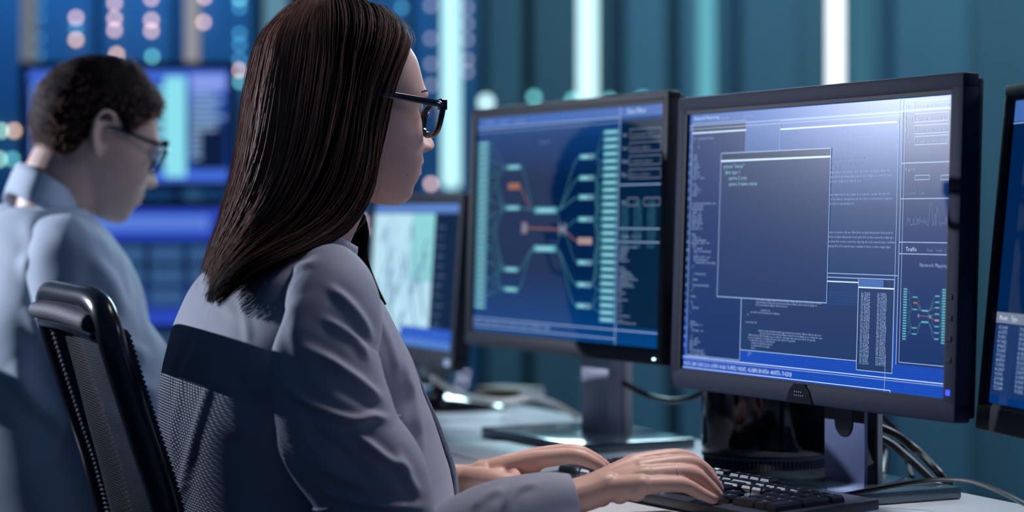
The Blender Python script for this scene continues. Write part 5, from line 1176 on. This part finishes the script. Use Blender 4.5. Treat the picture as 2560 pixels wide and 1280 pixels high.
for t_ in range(2600):
    i = cand[gg.integers(len(cand))]; b0 = hvv[i]; nn_ = nrm[i]; comb = np.array([.6, 0, -.15 if mv[i, 2] < .17 else .1]) if mv[i, 0] > 0 else np.array([-.15, 0, -.8])
    d_ = nn_*.25 + comb + gg.normal(size=3)*.25; d_ /= np.linalg.norm(d_); ln = gg.uniform(.006, .012)
    p0 = b0 - nn_*.002; p1 = p0 + d_*ln*.5 + nn_*.001; p2 = p0 + d_*ln; o_ = len(tv_); sd_ = np.cross(d_, nn_); sd_ /= np.linalg.norm(sd_) + 1e-9; w_ = .0007
    tv_ += [p0 - sd_*w_, p0 + sd_*w_, p0 + nn_*w_, p1 - sd_*w_, p1 + sd_*w_, p1 + nn_*w_, p2]
    tf_ += [(o_, o_+1, o_+4, o_+3), (o_+1, o_+2, o_+5, o_+4), (o_+2, o_, o_+3, o_+5), (o_+3, o_+4, o_+6), (o_+4, o_+5, o_+6), (o_+5, o_+3, o_+6)]
np_obj('hair_strands', HTM(np.array(tv_)), tf_, M['hair_b'], mh)
# shirt
sh = empty('shirt'); sh.parent = man
v, f, nt, nz = torso_vf(MR, 120, 160); n = normals(v, nt, nz); cen = v.reshape(nz, nt, 3).mean(1)[:, None, :].repeat(nt, 1).reshape(-1, 3)
if np.einsum('ij,ij->i', n, v - cen).mean() < 0: n = -n
v = folds(MF, v, n, [([(40, 640), (120, 700), (170, 800)], .010, 26), ([(60, 760), (130, 860), (160, 980)], .012, 28), ([(20, 900), (100, 1010), (220, 1100)], .012, 30), ([(60, 540), (90, 620), (60, 720)], .008, 26), ([(150, 900), (160, 1050), (120, 1200)], .010, 26)]); v = v + n*(vnoise(v, 22, 8)*.005)[:, None]
np_obj('shirt_body', v, f, M['shirt'], sh, solid=.003)
cl_ = [LM(205, 520, -.040), LM(150, 500, -.066), LM(85, 465, -.060), LM(38, 445, 0), LM(85, 465, -.060)*[1, -1, 1], LM(150, 500, -.066)*[1, -1, 1], LM(205, 520, -.040)*[1, -1, 1]]
strap(cl_, .045, .007, 'collar', M['shirt'], sh, up=[(0, .35, 1), (.15, .3, 1), (.35, .1, 1), (.4, 0, 1), (.35, -.1, 1), (.15, -.3, 1), (0, -.35, 1)], wtab=[.040, .046, .046, .046, .046, .040])
MSF = [([(230, 640), (290, 720), (330, 800)], .009, 22), ([(250, 780), (310, 860), (380, 900)], .010, 20), ([(260, 900), (330, 960), (400, 980)], .010, 20), ([(240, 1010), (320, 1060), (400, 1080)], .010, 22)]
sleeve(MF, [LM(140, 600, -.10), LM(172, 650, -.160), LM(205, 730, -.20), LM(255, 850, -.225), LM(315, 970, -.245), melR + np.array([-.01, 0, 0]), melR + np.array([.04, .005, -.01]), melR + (mwR - melR)*.6, melR + (mwR - melR)*.9], [.040, .060, .069, .070, .068, .066, .060, .048, .040], 'sleeve', M['shirt'], sh, MSF, nt=90, nl=140, seed=31, noise=.006, sc=30)
a_ = LM(150, 585, -.10); sl = [LM(150, 585, -.10), LM(190, 630, -.165), LM(225, 710, -.21), LM(275, 830, -.235), LM(325, 960, -.25)]
sleeve(MF, [q*np.array([1, -1, 1]) for q in sl] + [melL + np.array([-.01, 0, 0]), melL + np.array([.04, -.005, -.01]), melL + (mwL - melL)*.6, melL + (mwL - melL)*.9], [.045, .068, .076, .074, .070, .066, .060, .048, .040], 'sleeve', M['shirt'], sh, (), nt=60, nl=80, seed=33, noise=.004, sc=24)
for sd in (-1, 1):
    MB().tube(cat_path([(-.11, sd*.09, .53), (.15, sd*.12, .54), (.35, sd*.14, .535), (.385, sd*.14, .46), (.375, sd*.14, .25), (.365, sd*.14, .10)], 40), cat_path([(q,) for q in (.108, .096, .076, .072, .066, .058)], 40)[:, 0], 20, round_cap=True).build('trouser_leg', M['trousers'], man)
    MB().tube(cat_path([(.33, sd*.14, .05), (.43, sd*.145, .048), (.55, sd*.15, .036)], 16), cat_path([(q,) for q in (.048, .048, .035)], 16)[:, 0], 16, round_cap=True).build('shoe', M['gloss'], man)

# ------------------------------------------------------------------ office chairs
def make_chair(X, Y, deg, label):
    ch = empty('office_chair', (X, Y, 0), math.radians(deg)); tag(ch, label, 'chair', 'mesh-backed office chairs')
    hwid = .190; ZT = .968
    prof = [(0, ZT), (.006, .94), (.018, .90), (.040, .83), (.062, .76), (.078, .68), (.080, .60), (.066, .53), (.040, .49)]
    px_ = lambda z: float(interp([p[1] for p in prof][::-1], [p[0] for p in prof][::-1], z))
    side = [(px_(z), z) for z in np.linspace(.49, .925, 16)]
    pts = [(x, -hwid, z) for x, z in side] + [(px_(.945), -hwid + .004, .947), (px_(.96), -hwid + .018, .962), (0, -hwid + .045, ZT)] + [(0, y_, ZT + .002) for y_ in np.linspace(-hwid + .08, hwid - .08, 6)] + [(0, hwid - .045, ZT), (px_(.96), hwid - .018, .962), (px_(.945), hwid - .004, .947)] + [(x, hwid, z) for x, z in side[::-1]]
    MB().tube(cat_path(pts, 150), .0155, 16, flat=(1.15, .95), round_cap=True).build('back_frame', M['chair'], ch)
    # lower lip and padded roll under the top rail
    MB().tube(cat_path([(-.004, -hwid + .018, ZT - .029), (-.006, 0, ZT - .026), (-.004, hwid - .018, ZT - .029)], 30), .0085, 12, round_cap=True).build('top_bar', M['chair'], ch)
    MB().tube(cat_path([(-.012, -hwid + .020, ZT - .017), (-.014, 0, ZT - .014), (-.012, hwid - .020, ZT - .017)], 30), .010, 12, round_cap=True).build('fabric_roll', M['chair_cloth'], ch)
    # side binding strips along the posts
    for s_ in (-1, 1):
        b_ = []
        path = cat_path([(px_(z) + .010, s_*(hwid - .026), z) for z in np.linspace(ZT - .035, .50, 12)], 240); rr_ = .012 + .0011*np.sin(np.arange(240)*2.1)
        MB().tube(path, rr_, 10, flat=(1.3, .7), round_cap=True).build('mesh_binding', M['chair_cloth'], ch)
    # net
    nu, nv = 30, 60; vs = []; us = []
    for j in range(nv):
        z = .50 + (ZT - .012 - .50)*j/(nv - 1)
        for i in range(nu):
            a = -1 + 2*i/(nu - 1); vs.append((px_(z) + .008 - .028*(1 - a*a)*math.sin(math.pi*min(1, (z - .5)/.44)*.9 + .1), a*(hwid - .022), z)); us.append((a*(hwid - .022), z))
    fs = grid_faces(nu, nv, wrap_u=False); me = bpy.data.meshes.new('back_net'); me.from_pydata(vs, [], fs); uv = me.uv_layers.new(name='UVMap'); vi = np.empty(len(me.loops), np.int32); me.loops.foreach_get('vertex_index', vi); uv.data.foreach_set('uv', np.array(us, np.float32)[vi].ravel()); link('back_net', me, M['net'], ch)
    MB().box(-.0, .46, -.235, .235, .42, .475, .03, seg=4).build('seat', M['chair_cloth'], ch)
    MB().box(.02, .07, -.03, .03, .36, .53, .01).box(.02, .30, -.07, .07, .36, .42, .01).build('seat_mount', M['chair'], ch)
    MB().lathe([(.028, .10), (.028, .25), (.02, .26), (.02, .38)], 24, M=Matrix.Translation((.22, 0, 0))).build('gas_column', M['chair'], ch)
    for k in range(5):
        a = 2*math.pi*k/5 + .3; c, s_ = math.cos(a), math.sin(a)
        lg = MB().tube(cat_path([(.22, 0, .125), (.22 + .15*c, .15*s_, .105), (.22 + .30*c, .30*s_, .075)], 12), [.022]*6 + [.018]*6, 10, round_cap=True).build('leg', M['chair'], ch)
        MB().lathe([(.012, -.022), (.028, -.02), (.028, .02), (.012, .022)], 20, M=Matrix.Translation((.22 + .30*c, .30*s_, .028)) @ Matrix.Rotation(a + 1.2, 4, 'Z') @ Matrix.Rotation(math.pi/2, 4, 'X')).build('caster', M['chair'], lg)
    for s_ in (-1, 1):
        MB().tube(cat_path([(.10, s_*.24, .44), (.10, s_*.275, .52), (.11, s_*.28, .64)], 14), .014, 10, round_cap=True).build('arm_post', M['chair'], ch)
        MB().box(.02, .27, s_*.28 - .035, s_*.28 + .035, .635, .66, .012, seg=3).build('armrest', M['chair'], ch)
    return ch
make_chair(-.492, 2.385, 21.5, 'black mesh-backed office chair behind the woman in the grey blazer')
make_chair(-1.01, 2.98, 28, 'black mesh-backed office chair of the man, cut off at the lower left corner')
